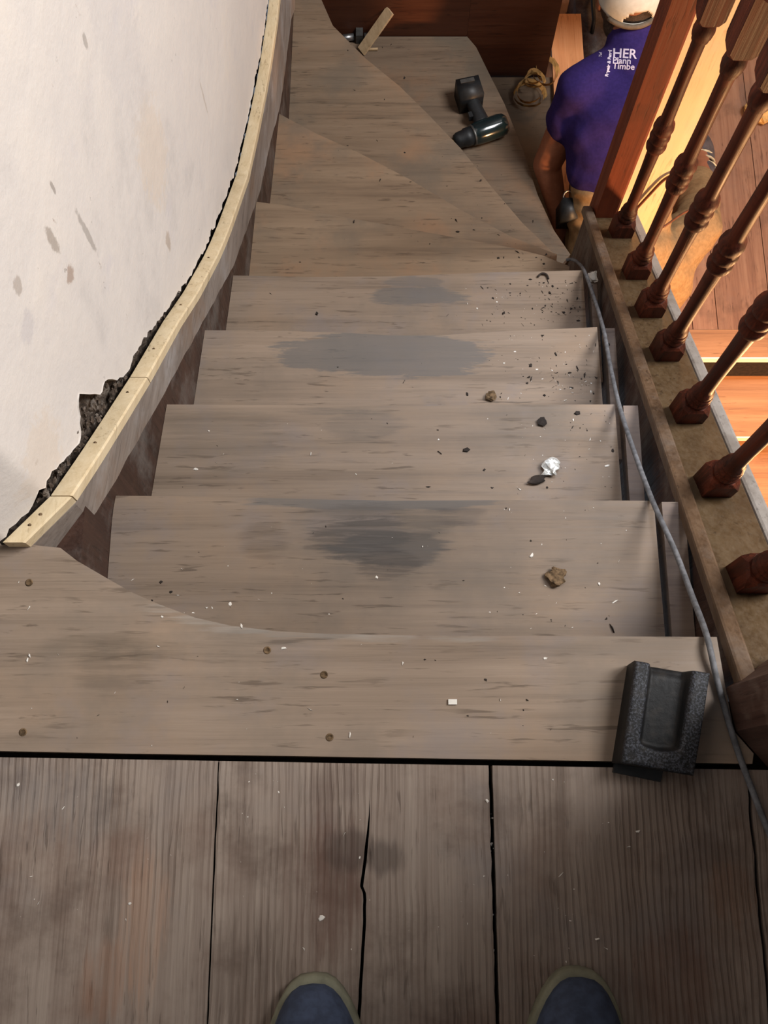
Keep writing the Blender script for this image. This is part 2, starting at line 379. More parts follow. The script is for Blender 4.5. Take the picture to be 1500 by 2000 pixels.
# ------------------------------------------------------------------ wall line (plan) and pixel measurement on it
WY = [.278, .286, .291, .300, .367, .424, .639, .867, 1.089, 1.389, 1.5, 1.778, 1.92, 2.33, 2.7]
WX = [-.80, -.56, -.475, -.430, -.387, -.381, -.36, -.34, -.322, -.306, -.298, -.281, -.275, -.270, -.268]
def wx(y): return interp(y, WY, WX)
def onwall(u, v, off=0):
    X = -.33
    for _ in range(40):
        p = atx(u, v, X); X = .5 * X + .5 * (wx(p.y) + off)
    p.x = wx(p.y) + off
    return p
bat_px = [(55, 1070), (100, 1026), (147, 978), (200, 895), (245, 822), (290, 748), (350, 640), (388, 581), (425, 511), (451, 448), (485, 350), (504, 262), (521, 175), (535, 87), (546, 0)]
BAT = [onwall(u, v) for u, v in bat_px]
BAT[0].y = .300; BAT[0].z = .001; BAT[1].y = .333; BAT[1].z = -.013; BAT[2].y = .367; BAT[2].z = -.027
BAT.append(Vector((0, 2.36, BAT[-1].z - .09)))
BY = [p.y for p in BAT]; BZ = [p.z for p in BAT]
for i in range(1, len(BY)):
    if BY[i] <= BY[i-1]: BY[i] = BY[i-1] + .01
def batz(y):
    if y < BY[0]: return BZ[0]
    return interp(y, BY, BZ)
low_px = [(123, 1062), (163, 1020), (222, 937), (260, 867), (320, 763), (353, 700), (402, 612), (455, 514), (504, 378), (525, 280), (544, 210), (556, 122), (567, 35)]
LOW = [onwall(u, v) for u, v in low_px]
LY = [p.y for p in LOW]; LZ = [p.z for p in LOW]
for i in range(1, len(LY)):
    if LY[i] <= LY[i-1]: LY[i] = LY[i-1] + .01
LY.append(2.38); LZ.append(LZ[-1] - .14)
def lowz(y): return interp(y, LY, LZ)
PLASTER_MARKS = [(105, 470, .008, .03, srgb(110, 92, 72), .50), (172, 455, .006, .05, srgb(120, 112, 102), .50), (140, 535, .012, .014, srgb(128, 94, 66), .55),
    (105, 365, .004, .012, srgb(90, 78, 66), .50), (170, 80, .006, .012, srgb(100, 90, 78), .42), (60, 640, .02, .02, srgb(186, 180, 178), .6), (300, 300, .07, .10, srgb(204, 190, 174), .6),
    (90, 900, .06, .06, srgb(204, 190, 174), .6), (400, 190, .004, .05, srgb(160, 144, 126), .42), (230, 60, .08, .16, srgb(192, 186, 182), .4), (40, 560, .01, .012, srgb(120, 100, 80), .42), (330, 470, .012, .02, srgb(150, 128, 104), .5)]
M['plaster'] = plaster()

# ------------------------------------------------------------------ the setting
def wall_left():
    ys = [.278 + i*.0005 for i in range(44)]
    y = .30
    while y < 2.37: ys.append(y); y += .008
    ys.append(2.372)
    ys = sorted(set(round(a, 4) for a in ys))
    def gap(y):
        g = .012 + .012 * noise.noise(Vector((y*34, 3, 0))) + .010 * noise.noise(Vector((y*90, 1, 5))) + .010*noise.noise(Vector((y*11, 7, 2)))
        g += .085 * math.exp(-((y - .515)/.032)**2) + .045*math.exp(-((y - .575)/.02)**2) + .02*math.exp(-((y - .70)/.06)**2) + .02*math.exp(-((y - .40)/.05)**2)
        if .44 < y < .6: g += .014 * noise.noise(Vector((y*160, 1, 9)))
        if y < .3: g = .014 + .016*noise.noise(Vector((wx(y)*60, 2, 2))) + .010*noise.noise(Vector((wx(y)*150, 4, 2)))
        return max(g, .003)
    bm = bmesh.new(); cols = []
    for y in ys:
        x = wx(y) - .024
        b = batz(y) + .022 + gap(y)
        if y < .300: b = max(.004, b - .022)
        zs = [b + (1.75 - b) * (k/14)**1.3 for k in range(15)]
        col = [bm.verts.new((x - .050, y, b + .003)), bm.verts.new((x, y, b))] + [bm.verts.new((x + .0035*noise.noise(Vector((y*3.1, z*3.1, 0))), y, z)) for z in zs]
        cols.append(col)
    for a, b in zip(cols, cols[1:]):
        for i in range(len(a)-1):
            if i != 1: bm.faces.new((a[i], b[i], b[i+1], a[i+1]))
    for f in bm.faces: f.smooth = True
    w = struct('wall_left', bm, M['plaster'])
    # rubble core seen through the gap
    bm = bmesh.new(); rows = []
    for y in ys:
        x = wx(y) - .040
        if y < .3: x += (y - .3) * 0
        r = []
        for k in range(9):
            z = batz(y) - .04 + k * .03
            r.append(bm.verts.new((x + .008*noise.noise(Vector((y*45, z*45, 1))) + .008*noise.noise(Vector((y*110, z*110, 4))), y, z)))
        rows.append(r)
    for a, b in zip(rows, rows[1:]):
        for i in range(8): bm.faces.new((a[i], b[i], b[i+1], a[i+1]))
    obj('rubble_core', bm, M['rubble'], w)
    # loose lumps of mortar in the gap
    bm = bmesh.new()
    for _ in range(170):
        y = random.uniform(.29, 2.2)
        if random.random() < .45: y = random.uniform(.36, .66)
        p = Vector((wx(y) - .030 + random.uniform(-.006, .004), y, batz(y) + .024 + random.uniform(-.004, .016 + (.03 if .47 < y < .58 else 0))))
        if y < .3: p.z = random.uniform(.002, .02); p.y += .012
        r = random.uniform(.0015, .0055)
        bmesh.ops.create_icosphere(bm, subdivisions=1, radius=r, matrix=Matrix.Translation(p) @ Matrix.Diagonal((.7, random.uniform(.7, 1.4), random.uniform(.6, 1.1), 1)))
    for v in bm.verts: v.co += Vector(noise.noise_vector(v.co*260)) * .0032
    tag(obj('mortar_lumps', bm, M['rubble'], w), kind='stuff')
wall_left()
struct('wall_left', box((-.86, -1.3, -.12), (-.80, .30, 1.75), 0), M['plaster'])
struct('wall_right', box((.575, -1.3, .0), (.64, .17, 1.9), 0), M['plaster'])  # unseen wall added to shade the right side of the landing

# landing floor and its planks
fl = struct('floor', box((-.80, -1.3, -.12), (.62, .12, -.036), 0), M['gap'])
def plank(x0, x1, y0, y1, z=0.0, mat='plank', th=.03, left=None, right=None, n=28):
    """a floorboard whose long edges may be jagged (left/right give an x offset for a y)"""
    ya = y1(x0 or .0); yb = y1(x1 or .0)
    L = [(x0 + (left(y) if left else 0), y) for y in [lerp(y0, ya, i/n) for i in range(n+1)]]
    R = [(x1 + (right(y) if right else 0), y) for y in [lerp(yb, y0, i/n) for i in range(n+1)]]
    return prism(L + R, z - th, z, .0022, 2)
def jag(a, f, s): return lambda y: a * noise.noise(Vector((y*f, s, 0)))
def crack(side):
    def g(y):
        xx = lambda v: at({1590: 722, 1650: 716, 1690: 712, 1730: 706, 1745: 712, 1800: 712, 1900: 706, 2000: 700}[v], v, 0)
        pts = sorted([(xx(v).y, xx(v).x) for v in (1590, 1650, 1690, 1730, 1745, 1800, 1900, 2000)])
        c = interp(y, [p[0] for p in pts], [p[1] for p in pts]) + .0006*noise.noise(Vector((y*300, 0, 0)))
        w = .0017 * min(1, max(0, (at(720, 1560, 0).y - y) / .05)) + .00005
        return c + side * w
    return g
pl_y0 = -1.2
smA, smB = at(0, 1479, 0), at(1440, 1503, 0)
pl_y1 = lambda x: lerp(smA.y, smB.y, (x - smA.x)/(smB.x - smA.x))
x_a, x_c, x_d, x_e = at(424, 1560, 0).x, at(961, 1600, 0).x, at(1470, 1620, 0).x, .70
obj('plank', plank(-.80, x_a - .001, pl_y0, pl_y1, left=None, right=jag(.0012, 40, 1)), M['plank'], fl)
obj('plank', plank(x_a + .001, 0, pl_y0, pl_y1, left=jag(.0012, 40, 1), right=crack(-1), n=180), M['plank'], fl)
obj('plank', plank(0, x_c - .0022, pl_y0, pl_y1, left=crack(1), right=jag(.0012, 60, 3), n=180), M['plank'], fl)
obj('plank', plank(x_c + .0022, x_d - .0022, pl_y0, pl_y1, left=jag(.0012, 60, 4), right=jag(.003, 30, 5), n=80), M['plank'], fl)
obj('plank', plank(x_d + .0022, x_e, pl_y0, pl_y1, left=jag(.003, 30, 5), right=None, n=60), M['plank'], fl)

# lower level floor, its planks and the walls around the lower hall
lf = struct('floor', box((.58, 1.42, -2.05), (2.5, 4.6, -1.93), 0), M['gap'])
seams = [.58, .72, .86, at(1353, 635, -1.9).x, at(1402, 635, -1.9).x, 1.29, 1.43, 1.60, 1.74, 1.9, 2.05, 2.2, 2.35, 2.5]
for a, b in zip(seams, seams[1:]):
    obj('plank', box((a + .0012, 1.522, -1.93), (b - .0012, 4.6, -1.9 - random.uniform(0, .0015)), .0015, 1), M['lower'], lf)

wf = struct('wall_far', prism([(-.32, 2.375), (.545, 2.375), (.545, 2.43), (-.32, 2.43)], -2.05, .4), M['wallwood'])
obj('panel', box((-.285, 2.362, -1.52), (.2645, 2.375, -1.02), .003), M['wallwood'], wf)
obj('panel', box((.2655, 2.367, -1.71), (.545, 2.375, -1.10), .003), M['wallwood'], wf)
obj('lintel', box((.545, 2.375, -1.26), (1.2, 2.44, .4), .004), M['wallwood'], wf)  # unseen door head, set low to keep daylight off the room beyond
struct('wall_right', box((2.5, .3, -3.4), (2.58, 4.7, .6), 0), M['plaster'])
struct('wall_back', box((-.32, 4.6, -2.05), (2.58, 4.68, .6), 0), M['plaster'])
struct('ceiling', box((-.32, 2.44, -.10), (2.58, 4.7, .0), 0), M['plaster'])

# ------------------------------------------------------------------ the staircase
stair = thing('staircase', 'worn bare oak staircase winding down beside the plaster wall', 'staircase', (0, 0, 0))
def P2(lst, z): return [at(u, v, z).to_2d() for u, v in lst]
nose = {
    0: [(118, 1070), (150, 1095), (210, 1130), (260, 1158), (310, 1180), (380, 1206), (450, 1222), (540, 1233), (640, 1238), (800, 1241), (1000, 1242), (1200, 1243), (1412, 1244)],
    1: [(222, 968), (420, 970), (620, 975), (760, 978), (1000, 977), (1283, 978)],
    2: [(322, 790), (560, 791), (700, 793), (840, 793), (960, 790), (1206, 790)],
    3: [(397, 645), (560, 646), (672, 650), (760, 655), (860, 655), (960, 648), (1171, 639)],
    4: [(452, 538), (600, 541), (760, 540), (960, 532), (1142, 528)],
    5: [(497, 394), (560, 402), (640, 418), (760, 440), (900, 466), (1000, 484), (1060, 499), (1112, 520)],
    6: [(541, 222), (565, 233), (620, 262), (700, 298), (800, 350), (900, 410), (1000, 463), (1088, 497)],
    7: [(607, -6), (650, 50), (715, 115), (780, 168), (835, 222), (900, 290), (960, 365), (1020, 435), (1082, 495)],
    8: [(912, 60), (930, 92), (957, 147), (985, 202), (1020, 290), (1050, 380), (1082, 450), (1114, 497)],
}
right_strip = {1: (1285, 1336), 2: (1211, 1246), 3: (1177, 1201), 4: (1147, 1164)}
def tread_poly(i):
    nz = P2(nose[i], Z[i])
    ya = nz[0].y; lx = wx(ya) + .0005
    nz[0].x = lx
    back = [Vector((p.x, p.y)) for p in P2(nose[i-1], Z[i-1])]
    # the back edge runs 25 mm behind the nosing above, so it is tucked under it
    def off(l):
        out = []
        for k, p in enumerate(l):
            d = (l[min(k+1, len(l)-1)] - l[max(k-1, 0)]).normalized()
            out.append(p + Vector((d.y, -d.x)) * .028)
        return out
    bk = off(back)
    bk[0].x = max(wx(bk[0].y), -.3838 if i == 1 else -9) + .0005
    bk[-1].x = max(bk[-1].x, nz[-1].x - .002) if i <= 4 else bk[-1].x
    mid = []
    if i >= 5 or i == 1:
        y0, y1 = nz[0].y, bk[0].y
        mid = [Vector((max(wx(lerp(y1, y0, k/8)), -.3838 if i == 1 else -9) + .0005, lerp(y1, y0, k/8))) for k in range(1, 8)]
    return nz + list(reversed(bk)) + mid
TH = .032
for i in range(1, 9):
    if i == 8:
        nz = P2(nose[8], Z[8]); back = P2(nose[7], Z[7])
        poly = [Vector((nz[0].x, 2.36))] + nz[1:] + list(reversed([p + Vector((-.02, -.02)) for p in back]))
        poly += [Vector((-.268, 2.30)), Vector((-.268, 2.36))]
    elif i == 7:
        poly = tread_poly(7)
        k = len(nose[7])
        poly[0] = Vector((-.20, 2.36)); poly.insert(0, Vector((wx(2.36) + .0005, 2.36)))
        poly = [poly[0], poly[1]] + poly[2:k+1] + [p for p in poly[k+1:] if p.y < 2.3]
    else: poly = tread_poly(i)
    if i <= 4:
        # squared right end against the return strip
        k = len(nose[i]); xr = poly[k-1].x - .0045; poly[k-1].x = xr
        for p in poly[k:k+4]:
            p.x = min(p.x, xr + .002) if p.x < xr + .002 else xr + .002
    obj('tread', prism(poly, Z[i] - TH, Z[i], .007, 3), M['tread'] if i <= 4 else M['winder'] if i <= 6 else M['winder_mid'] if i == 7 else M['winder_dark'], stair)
    if i in right_strip:
        a, b = right_strip[i]; ny = at(a, nose[i][-1][1], Z[i])
        xb = at(b, nose[i][-1][1], Z[i]).x; yb = at(nose[i-1][-1][0], nose[i-1][-1][1], Z[i-1]).y - .03
        obj('tread_strip', box((ny.x + .0055, yb, Z[i] - TH - .002), (xb, ny.y - .0015, Z[i] - .001), .004), M['strip'], stair)
# tread 9 (the quarter landing) behind the last winder
p8 = P2(nose[8], Z[9])
poly9 = [Vector((.262, 2.36)), Vector((.60, 2.36)), Vector((.60, 1.50)), Vector((.50, 1.46)), Vector((.40, 1.7)), Vector((.30, 2.0)), Vector((.22, 2.3))]
obj('tread', prism(poly9, Z[9] - TH, Z[9], .005), M['winder_dark'], stair)
# risers
for i in range(0, 9):
    nz = P2(nose[i], Z[i])
    def offs(l, d0):
        out = []
        for k, p in enumerate(l):
            d = (l[min(k+1, len(l)-1)] - l[max(k-1, 0)]).normalized()
            out.append(p + Vector((d.y, -d.x)) * d0)
        return out
    a = offs(nz, .018); b = offs(nz, .036)
    if i in (7, 8): a[0].y = min(a[0].y, 2.35); b[0].y = min(b[0].y, 2.35)
    obj('riser', prism(a + list(reversed(b)), Z[i] - .19 + .0, Z[i] - TH + .002), M['riser'], stair)
# landing front board (oak nosing board of the landing)
nz = P2(nose[0], 0)
lb = [Vector((-.80, .302)), Vector((-.43, .304))] + nz[:-1] + [Vector((.392, nz[-1].y)), Vector((.397, .13)), Vector((.402, .083)), Vector((.422, .058))]
sm = [(1470, 1498), (1300, 1495), (1100, 1491), (800, 1486), (500, 1482), (250, 1478), (0, 1473)]
lb += [Vector((p.x, p.y + .0035 + .0009*noise.noise(Vector((p.x*60, 0, 0))))) for p in P2(sm, 0)] + [Vector((-.80, .063))]
front = obj('landing_board', prism(lb, -.034, .0, .005, 3), M['tread'], stair)
for (u, v) in ((57, 1138), (633, 1318), (45, 1430), (522, 1270), (644, 1440)):
    bm = bmesh.new(); p = at(u, v, 0)
    add_lathe(bm, [(.0045, -.001), (.0045, .0006), (.003, .0008), (.0028, .0001)], 14, Matrix.Translation(p))
    obj('nail', bm, M['clump'], front)

# wall string: dark board with the paler band where a moulding was stripped
def strip_mesh(ys, top, bot, off, th):
    bm = bmesh.new(); R = []
    for y in ys:
        x = wx(y) + off
        R.append([bm.verts.new((x - th, y, top(y))), bm.verts.new((x, y, top(y))), bm.verts.new((x, y, bot(y))), bm.verts.new((x - th, y, bot(y)))])
    for a, b in zip(R, R[1:]):
        for i in range(4): bm.faces.new((a[i], a[(i+1) % 4], b[(i+1) % 4], b[i]))
    bm.faces.new(list(reversed(R[0]))); bm.faces.new(R[-1])
    bmesh.ops.recalc_face_normals(bm, faces=bm.faces)
    for f in bm.faces: f.smooth = False
    return bm
ysS = [.301 + i * .0125 for i in range(168)]; ysS = [y for y in ysS if y < 2.362] + [2.362]
obj('wall_string', strip_mesh(ysS, lambda y: batz(y) - .004, lambda y: min(-.034, batz(y) - .42), 0, .024), M['string'], stair)
obj('string_foot', prism([(-.3838, .395), (-.3838, .23), (-.43, .23), (-.43, .32), (-.405, .36)], -.34, -.062, .002), M['string'], stair)
def ragged(y): return max(lowz(y) + .005*noise.noise(Vector((y*26, 2, 0))) + .003*noise.noise(Vector((y*80, 5, 0))), -9)
obj('string_band', strip_mesh(ysS, lambda y: batz(y) - .001, lambda y: min(ragged(y), batz(y) - .02), .0035, .02), M['band'], stair)

# new pine batten nailed along the string, bent by saw kerfs into three pieces
bat = thing('batten', 'pale new pine batten nailed along the top of the wall string', 'batten', (0, 0, 0))
def batten_piece(y0, y1, n):
    bm = bmesh.new(); R = []
    for i in range(n+1):
        y = lerp(y0, y1, i/n); x = wx(y) + .003; z = batz(y)
        R.append([bm.verts.new((x - .026, y, z)), bm.verts.new((x, y, z)), bm.verts.new((x, y, z + .019)), bm.verts.new((x - .0025, y, z + .022)), bm.verts.new((x - .026, y, z + .022))])
    for a, b in zip(R, R[1:]):
        for i in range(5): bm.faces.new((a[i], a[(i+1) % 5], b[(i+1) % 5], b[i]))
    bm.faces.new(list(reversed(R[0]))); bm.faces.new(R[-1])
    bmesh.ops.recalc_face_normals(bm, faces=bm.faces)
    return bm
k1, k2 = BAT[2].y, BAT[5].y
p1 = obj('batten_piece', batten_piece(.301, k1 - .0008, 8), M['pine'], bat)
p2 = obj('batten_piece', batten_piece(k1 + .0008, k2 - .0008, 14), M['pine'], bat)
p3 = obj('batten_piece', batten_piece(k2 + .0008, 2.355, 120), M['pine'], bat)
for y, p in ((.325, p1), (.340, p1), (.47, p2), (.585, p2), (.70, p3), (.84, p3), (1.02, p3)):
    bm = bmesh.new(); add_lathe(bm, [(.0022, -.001), (.0022, .0008)], 10, Matrix.Translation((wx(y) - .012, y, batz(y) + .0218)))
    obj('nail', bm, M['clump'], p)

# ------------------------------------------------------------------ balustrade
bal = thing('balustrade', 'dark stained timber balustrade with turned balusters on a closed string', 'balustrade', (0, 0, 0))
SL = -.7606
def sx(y): return .40 + .0462 * (y - .134)       # inner face of the closed string
def capz(y): return .134 + SL * y - .012 + .0
def raked(x0, x1, dz0, dz1, y0, y1, bev=0.0, n=1):
    """a board that follows the pitch of the stairs; x offsets from the string's inner face"""
    bm = bmesh.new(); R = []
    for i in range(n+1):
        y = lerp(y0, y1, i/n); s = sx(y); z = .134 + SL*y
        R.append([bm.verts.new((s+x0, y, z+dz0)), bm.verts.new((s+x1, y, z+dz0)), bm.verts.new((s+x1, y, z+dz1)), bm.verts.new((s+x0, y, z+dz1))])
    for a, b in zip(R, R[1:]):
        for i in range(4): bm.faces.new((a[i], a[(i+1) % 4], b[(i+1) % 4], b[i]))
    bm.faces.new(list(reversed(R[0]))); bm.faces.new(R[-1])
    bmesh.ops.recalc_face_normals(bm, faces=bm.faces)
    if bev: bevel(bm, bev, 2)
    return bm
obj('string_board', raked(.022, .085, -.34, -.035, .132, 1.34), M['string'], bal)
obj('cap_moulding', raked(.004, .026, -.026, .002, .132, 1.335, .004), M['mould'], bal)
obj('string_cap', raked(.0265, .112, -.034, -.022, .132, 1.335, .002), M['cap'], bal)
obj('cap_edge', raked(.1125, .135, -.046, -.020, .132, 1.335, .005), M['capedge'], bal)
prof = [(.0125, .064), (.018, .068), (.0195, .073), (.018, .079), (.0155, .081), (.018, .084), (.0185, .088), (.0165, .092), (.0145, .094), (.0165, .097), (.0165, .101), (.0135, .106),
        (.0118, .116), (.0112, .16), (.0118, .24), (.0130, .300), (.0135, .306), (.0185, .311), (.0200, .319), (.0185, .328), (.0150, .332), (.0185, .337), (.0200, .346), (.0185, .355), (.0150, .360),
        (.0185, .364), (.0200, .373), (.0185, .384), (.0140, .391), (.0125, .398), (.0118, .45), (.0114, .52), (.0122, .598), (.0150, .603), (.0150, .607), (.0175, .613), (.0190, .625), (.0175, .637), (.0140, .644), (.0125, .650)]
def baluster(x, y, z):
    bm = bmesh.new(); s = .0215
    # square foot block, cut to the rake, its top corners chamfered towards the turning
    def sq(zz, h, ch): return [(h, -h+ch, zz), (h, h-ch, zz), (h-ch, h, zz), (-h+ch, h, zz), (-h, h-ch, zz), (-h, -h+ch, zz), (-h+ch, -h, zz), (h-ch, -h, zz)]
    def stack(levels):
        R = [[bm.verts.new(p) for p in l] for l in levels]
        for a, b in zip(R, R[1:]):
            for i in range(8): bm.faces.new((a[i], a[(i+1) % 8], b[(i+1) % 8], b[i]))
        bm.faces.new(list(reversed(R[0]))); bm.faces.new(R[-1])
    foot = [(px_, py_, -.004 + SL*py_) for (px_, py_, _) in sq(0, s, .0006)]
    stack([foot, sq(.046, s, .0006), sq(.058, s, .0085), sq(.064, s*.86, .010)])
    add_lathe(bm, prof, 28)
    stack([sq(.648, s*.80, .010), sq(.654, s, .008), sq(.664, s, .0006), sq(.80, s, .0006)])
    bmesh.ops.recalc_face_normals(bm, faces=bm.faces)
    o = obj('baluster', bm, M['mahog'], bal); o.location = (x, y, z)
    return o
for (x, y, z) in ((.525, 1.225, 0), (.514, 1.05, 0), (.506, .912, 0), (.499, .775, 0), (.489, .610, 0), (.480, .450, 0), (.472, .283, 0)):
    baluster(x, y, .134 + SL*y - .022)
# lower newel (plain square post with a chamfered corner) and the top newel on the landing
nx0, nx1, ny0, ny1 = .484, .536, 1.302, 1.360
nb = prism([(nx0, ny0), (nx1 - .007, ny0), (nx1, ny0 + .007), (nx1, ny1), (nx0, ny1)], -1.86, .12, .0015, 1)
obj('newel_post', nb, M['newel'], bal)
obj('newel_base', box((nx0 - .003, ny0 - .03, -1.86), (nx1 + .003, ny1 + .002, -.93), .004), M['string'], bal)
tn = [(.397, .132), (.404, .083), (.436, .043), (.50, .03), (.54, .06), (.545, .12), (.52, .165), (.46, .172)]
obj('newel_post', prism(tn, .001, 1.0, .004, 2), M['toppost'], bal)
obj('handrail', raked(.045, .105, .735, .79, .16, 1.32, .012), M['newel'], bal)

# ------------------------------------------------------------------ grey flex lying over the tread ends
pts = [at(1106, 508, -.944), at(1118, 507, -.936), at(1130, 514, -.90), at(1141, 529, -.752), at(1158, 575, -.68), at(1178, 641, -.562), at(1191, 710, -.47), at(1209, 791, -.372), at(1236, 875, -.28), at(1273, 975, -.182), at(1318, 1075, -.115), at(1352, 1165, -.05), at(1381, 1244, .006), at(1402, 1335, .0055), at(1436, 1452, .0055), at(1470, 1545, .0055), at(1512, 1650, .0055), at(1580, 1800, .0055)]
tag(obj('flex', tube(smooth(pts, 7), .0038, 10), M['rope'], None, True), 'grey dusty flex trailing over the right ends of the treads', 'cable')

# ------------------------------------------------------------------ lower flight, turning back under the viewer
low = thing('staircase', 'lower flight of orange lit wooden steps descending beyond the balusters', 'staircase', (0, 0, 0))
ly = [1.417, 1.2096, .991, .775, .555, .335, .11]
for i, y in enumerate(ly):
    z = -1.9 - .19*i
    back = 1.5215 if i == 0 else ly[i-1] + .036
    x0, x1 = .62, 1.62
    obj('tread', box((x0, y + .0045, z - .032), (x1, back, z), .002), M['ltread'], low)
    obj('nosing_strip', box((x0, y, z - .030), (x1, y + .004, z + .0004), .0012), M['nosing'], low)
    obj('riser', box((x0, y + .014, z - .19), (x1, y + .034, z - .032), 0), M['ltread'], low)
obj('side_string', prism([(1.62, 0), (1.65, 0), (1.65, 1.6), (1.62, 1.6)], -3.3, -1.75), M['wallwood'], low)
obj('side_string', prism([(.60, 0), (.619, 0), (.619, 1.5), (.60, 1.5)], -3.3, -2.06), M['wallwood'], low)

# ------------------------------------------------------------------ rubber sanding block
def sanding_block():
    a, b, c, d = [Vector(p) for p in (at(1243, 1292, .034), at(1386, 1316, .034), at(1355, 1512, .034), at(1216, 1488, .034))]
    t = thing('sanding_block', 'black rubber sanding block with speckled rim lying on the landing edge', 'sanding block', (0, 0, 0))
    bm = bmesh.new(); nu, nv = 34, 40; G = []
    sst = lambda x: (lambda q: q*q*(3-2*q))(max(0, min(1, x)))
    for j in range(nv+1):
        r = []
        for i in range(nu+1):
            s, q = i/nu, j/nv
            p = lerp(lerp(d, c, s), lerp(a, b, s), q)
            inx = sst((s - .17)/.10) * sst((.80 - s)/.10)
            rb = math.hypot((s - .485)/.30, 0)
            iny = sst((q - .15 - .05*rb*rb)/.06)
            h = .034 - .016*inx*iny + .004*math.sin(math.pi*q)*(1-inx) * .5
            h -= .006*sst((q-.9)/.1)*inx
            h += .0006*noise.noise(p*300)
            r.append(bm.verts.new((p.x, p.y, h)))
        G.append(r)
    for j in range(nv):
        for i in range(nu): bm.faces.new((G[j][i], G[j][i+1], G[j+1][i+1], G[j+1][i]))
    rim = [G[0][i] for i in range(nu+1)] + [G[j][nu] for j in range(1, nv+1)] + [G[nv][i] for i in range(nu-1, -1, -1)] + [G[j][0] for j in range(nv-1, 0, -1)]
    cen = (a+b+c+d)/4
    mid = [bm.verts.new((cen.x + (v.co.x-cen.x)*1.025, cen.y + (v.co.y-cen.y)*1.03, v.co.z - .006)) for v in rim]
    botv = [bm.verts.new((cen.x + (v.co.x-cen.x)*1.10, cen.y + (v.co.y-cen.y)*1.0, .0008)) for v in rim]
    k = len(rim)
    for i in range(k):
        bm.faces.new((rim[(i+1) % k], rim[i], mid[i], mid[(i+1) % k])); bm.faces.new((mid[(i+1) % k], mid[i], botv[i], botv[(i+1) % k]))
    bm.faces.new(list(reversed(botv)))
    bmesh.ops.recalc_face_normals(bm, faces=bm.faces)
    for f in bm.faces: f.smooth = True
    n = N('speckled_rubber'); co = n.coord()
    sp = n.noise(n.mapping(co, (420,)*3), 1, 3, .7)
    z = n.new('ShaderNodeSeparateXYZ'); n.link(co, z.inputs[0])
    up = n.rng(z.outputs[2], .028, .033)
    wear = n.math('MULTIPLY', n.rng(sp, .45, .62, 0, .75), up)
    col = n.mix(wear, srgb(9, 9, 10), srgb(74, 76, 84))
    col = n.mix(n.rng(n.noise(n.mapping(co, (60,)*3), 1, 4), .45, .7, 0, .35), col, srgb(52, 46, 40))
    m = n.out(col, .62, n.bump(sp, .3, .001), 0, .35)
    obj('block_body', bm, m, t)
    e, f, g, h = at(1203, 1478, .008), at(1294, 1496, .008), at(1290, 1527, .008), at(1198, 1508, .008)
    in1, in2 = lerp(f, c, .3) + Vector((0, .03, 0)), e + Vector((.012, .04, 0))
    obj('abrasive_sheet', prism([p.to_2d() for p in (h, g, f + Vector((.004, .006, 0)), e)], .0008, .009, .001, 1), M['black'], t)
sanding_block()

# ------------------------------------------------------------------ cordless drill lying on the last winder
def drill():
    zb = Z[8]
    ax = Vector((-.923, -.385, 0)).normalized()
    up = Vector((-.24, .97, 0)).normalized()
    cen = at(945, 256, zb + .036)
    R = Matrix((ax, Vector((-ax.y, ax.x, 0)) * -1, Vector((0, 0, 1)))).transposed().to_4x4()
    t = thing('cordless_drill', 'black cordless drill lying on its side on the widest winder tread', 'drill', (0, 0, 0))
    L = Matrix.Translation(cen) @ R @ Matrix.Rotation(math.pi/2, 4, 'Y')
    bm = bmesh.new()
    add_lathe(bm, [(.010, -.078), (.024, -.075), (.032, -.066), (.035, -.05), (.035, -.01), (.034, .02), (.031, .034), (.030, .036)], 28, L)
    obj('motor_housing', bm, M['glossblack'], t)
    bm = bmesh.new(); add_lathe(bm, [(.0305, .034), (.0315, .035), (.0315, .040), (.029, .041)], 28, L); obj('clutch_ring', bm, M['chuckring'], t)
    bm = bmesh.new(); add_lathe(bm, [(.028, .040), (.028, .062), (.025, .066), (.024, .086), (.019, .096), (.011, .101)], 24, L); obj('chuck', bm, M['black'], t)
    bm = bmesh.new(); add_lathe(bm, [(.009, .099), (.008, .107), (.004, .108)], 16, L); obj('chuck_jaws', bm, M['brass'], t)
    # handle: oval loft from the housing to the battery
    bm = bmesh.new(); rings = []
    hs = at(944, 245, zb + .036); he = at(917, 186, zb + .040)
    for k in range(9):
        q = k/8; c = lerp(hs, he, q); w = lerp(.026, .022, min(1, q*2)) + (.006 if q > .85 else 0); h = .019
        sd = Vector((up.y, -up.x, 0))
        rings.append([bm.verts.new(c + sd*w*math.cos(a) + Vector((0, 0, 1))*h*math.sin(a)) for a in [2*math.pi*i/16 for i in range(16)]])
    for a, b in zip(rings, rings[1:]):
        for i in range(16): bm.faces.new((a[i], a[(i+1) % 16], b[(i+1) % 16], b[i]))
    bm.faces.new(rings[0]); bm.faces.new(rings[-1]); bmesh.ops.recalc_face_normals(bm, faces=bm.faces)
    obj('handle', bm, M['black'], t, True)
    bb = at(916, 184, zb + .041)
    Rb = Matrix((Vector((up.y, -up.x, 0)), up, Vector((0, 0, 1)))).transposed().to_4x4()
    bm = bmesh.new(); add_box(bm, (-.036, -.034, -.040), (.036, .034, .036), Matrix.Translation(bb) @ Rb); bevel(bm, .012, 4)
    bt = obj('battery', bm, M['black'], t, True)
    bm = bmesh.new(); add_box(bm, (-.024, .016, .0355), (.020, .029, .0375), Matrix.Translation(bb) @ Rb); obj('battery_label', bm, M['chuckring'], bt)
    bm = bmesh.new(); add_box(bm, (-.010, -.005, -.010), (.008, .014, .010), Matrix.Translation(lerp(hs, he, .30) + Vector((-.022, -.003, 0))) @ Rb); bevel(bm, .003, 2)
    obj('trigger', bm, M['black'], t)
drill()

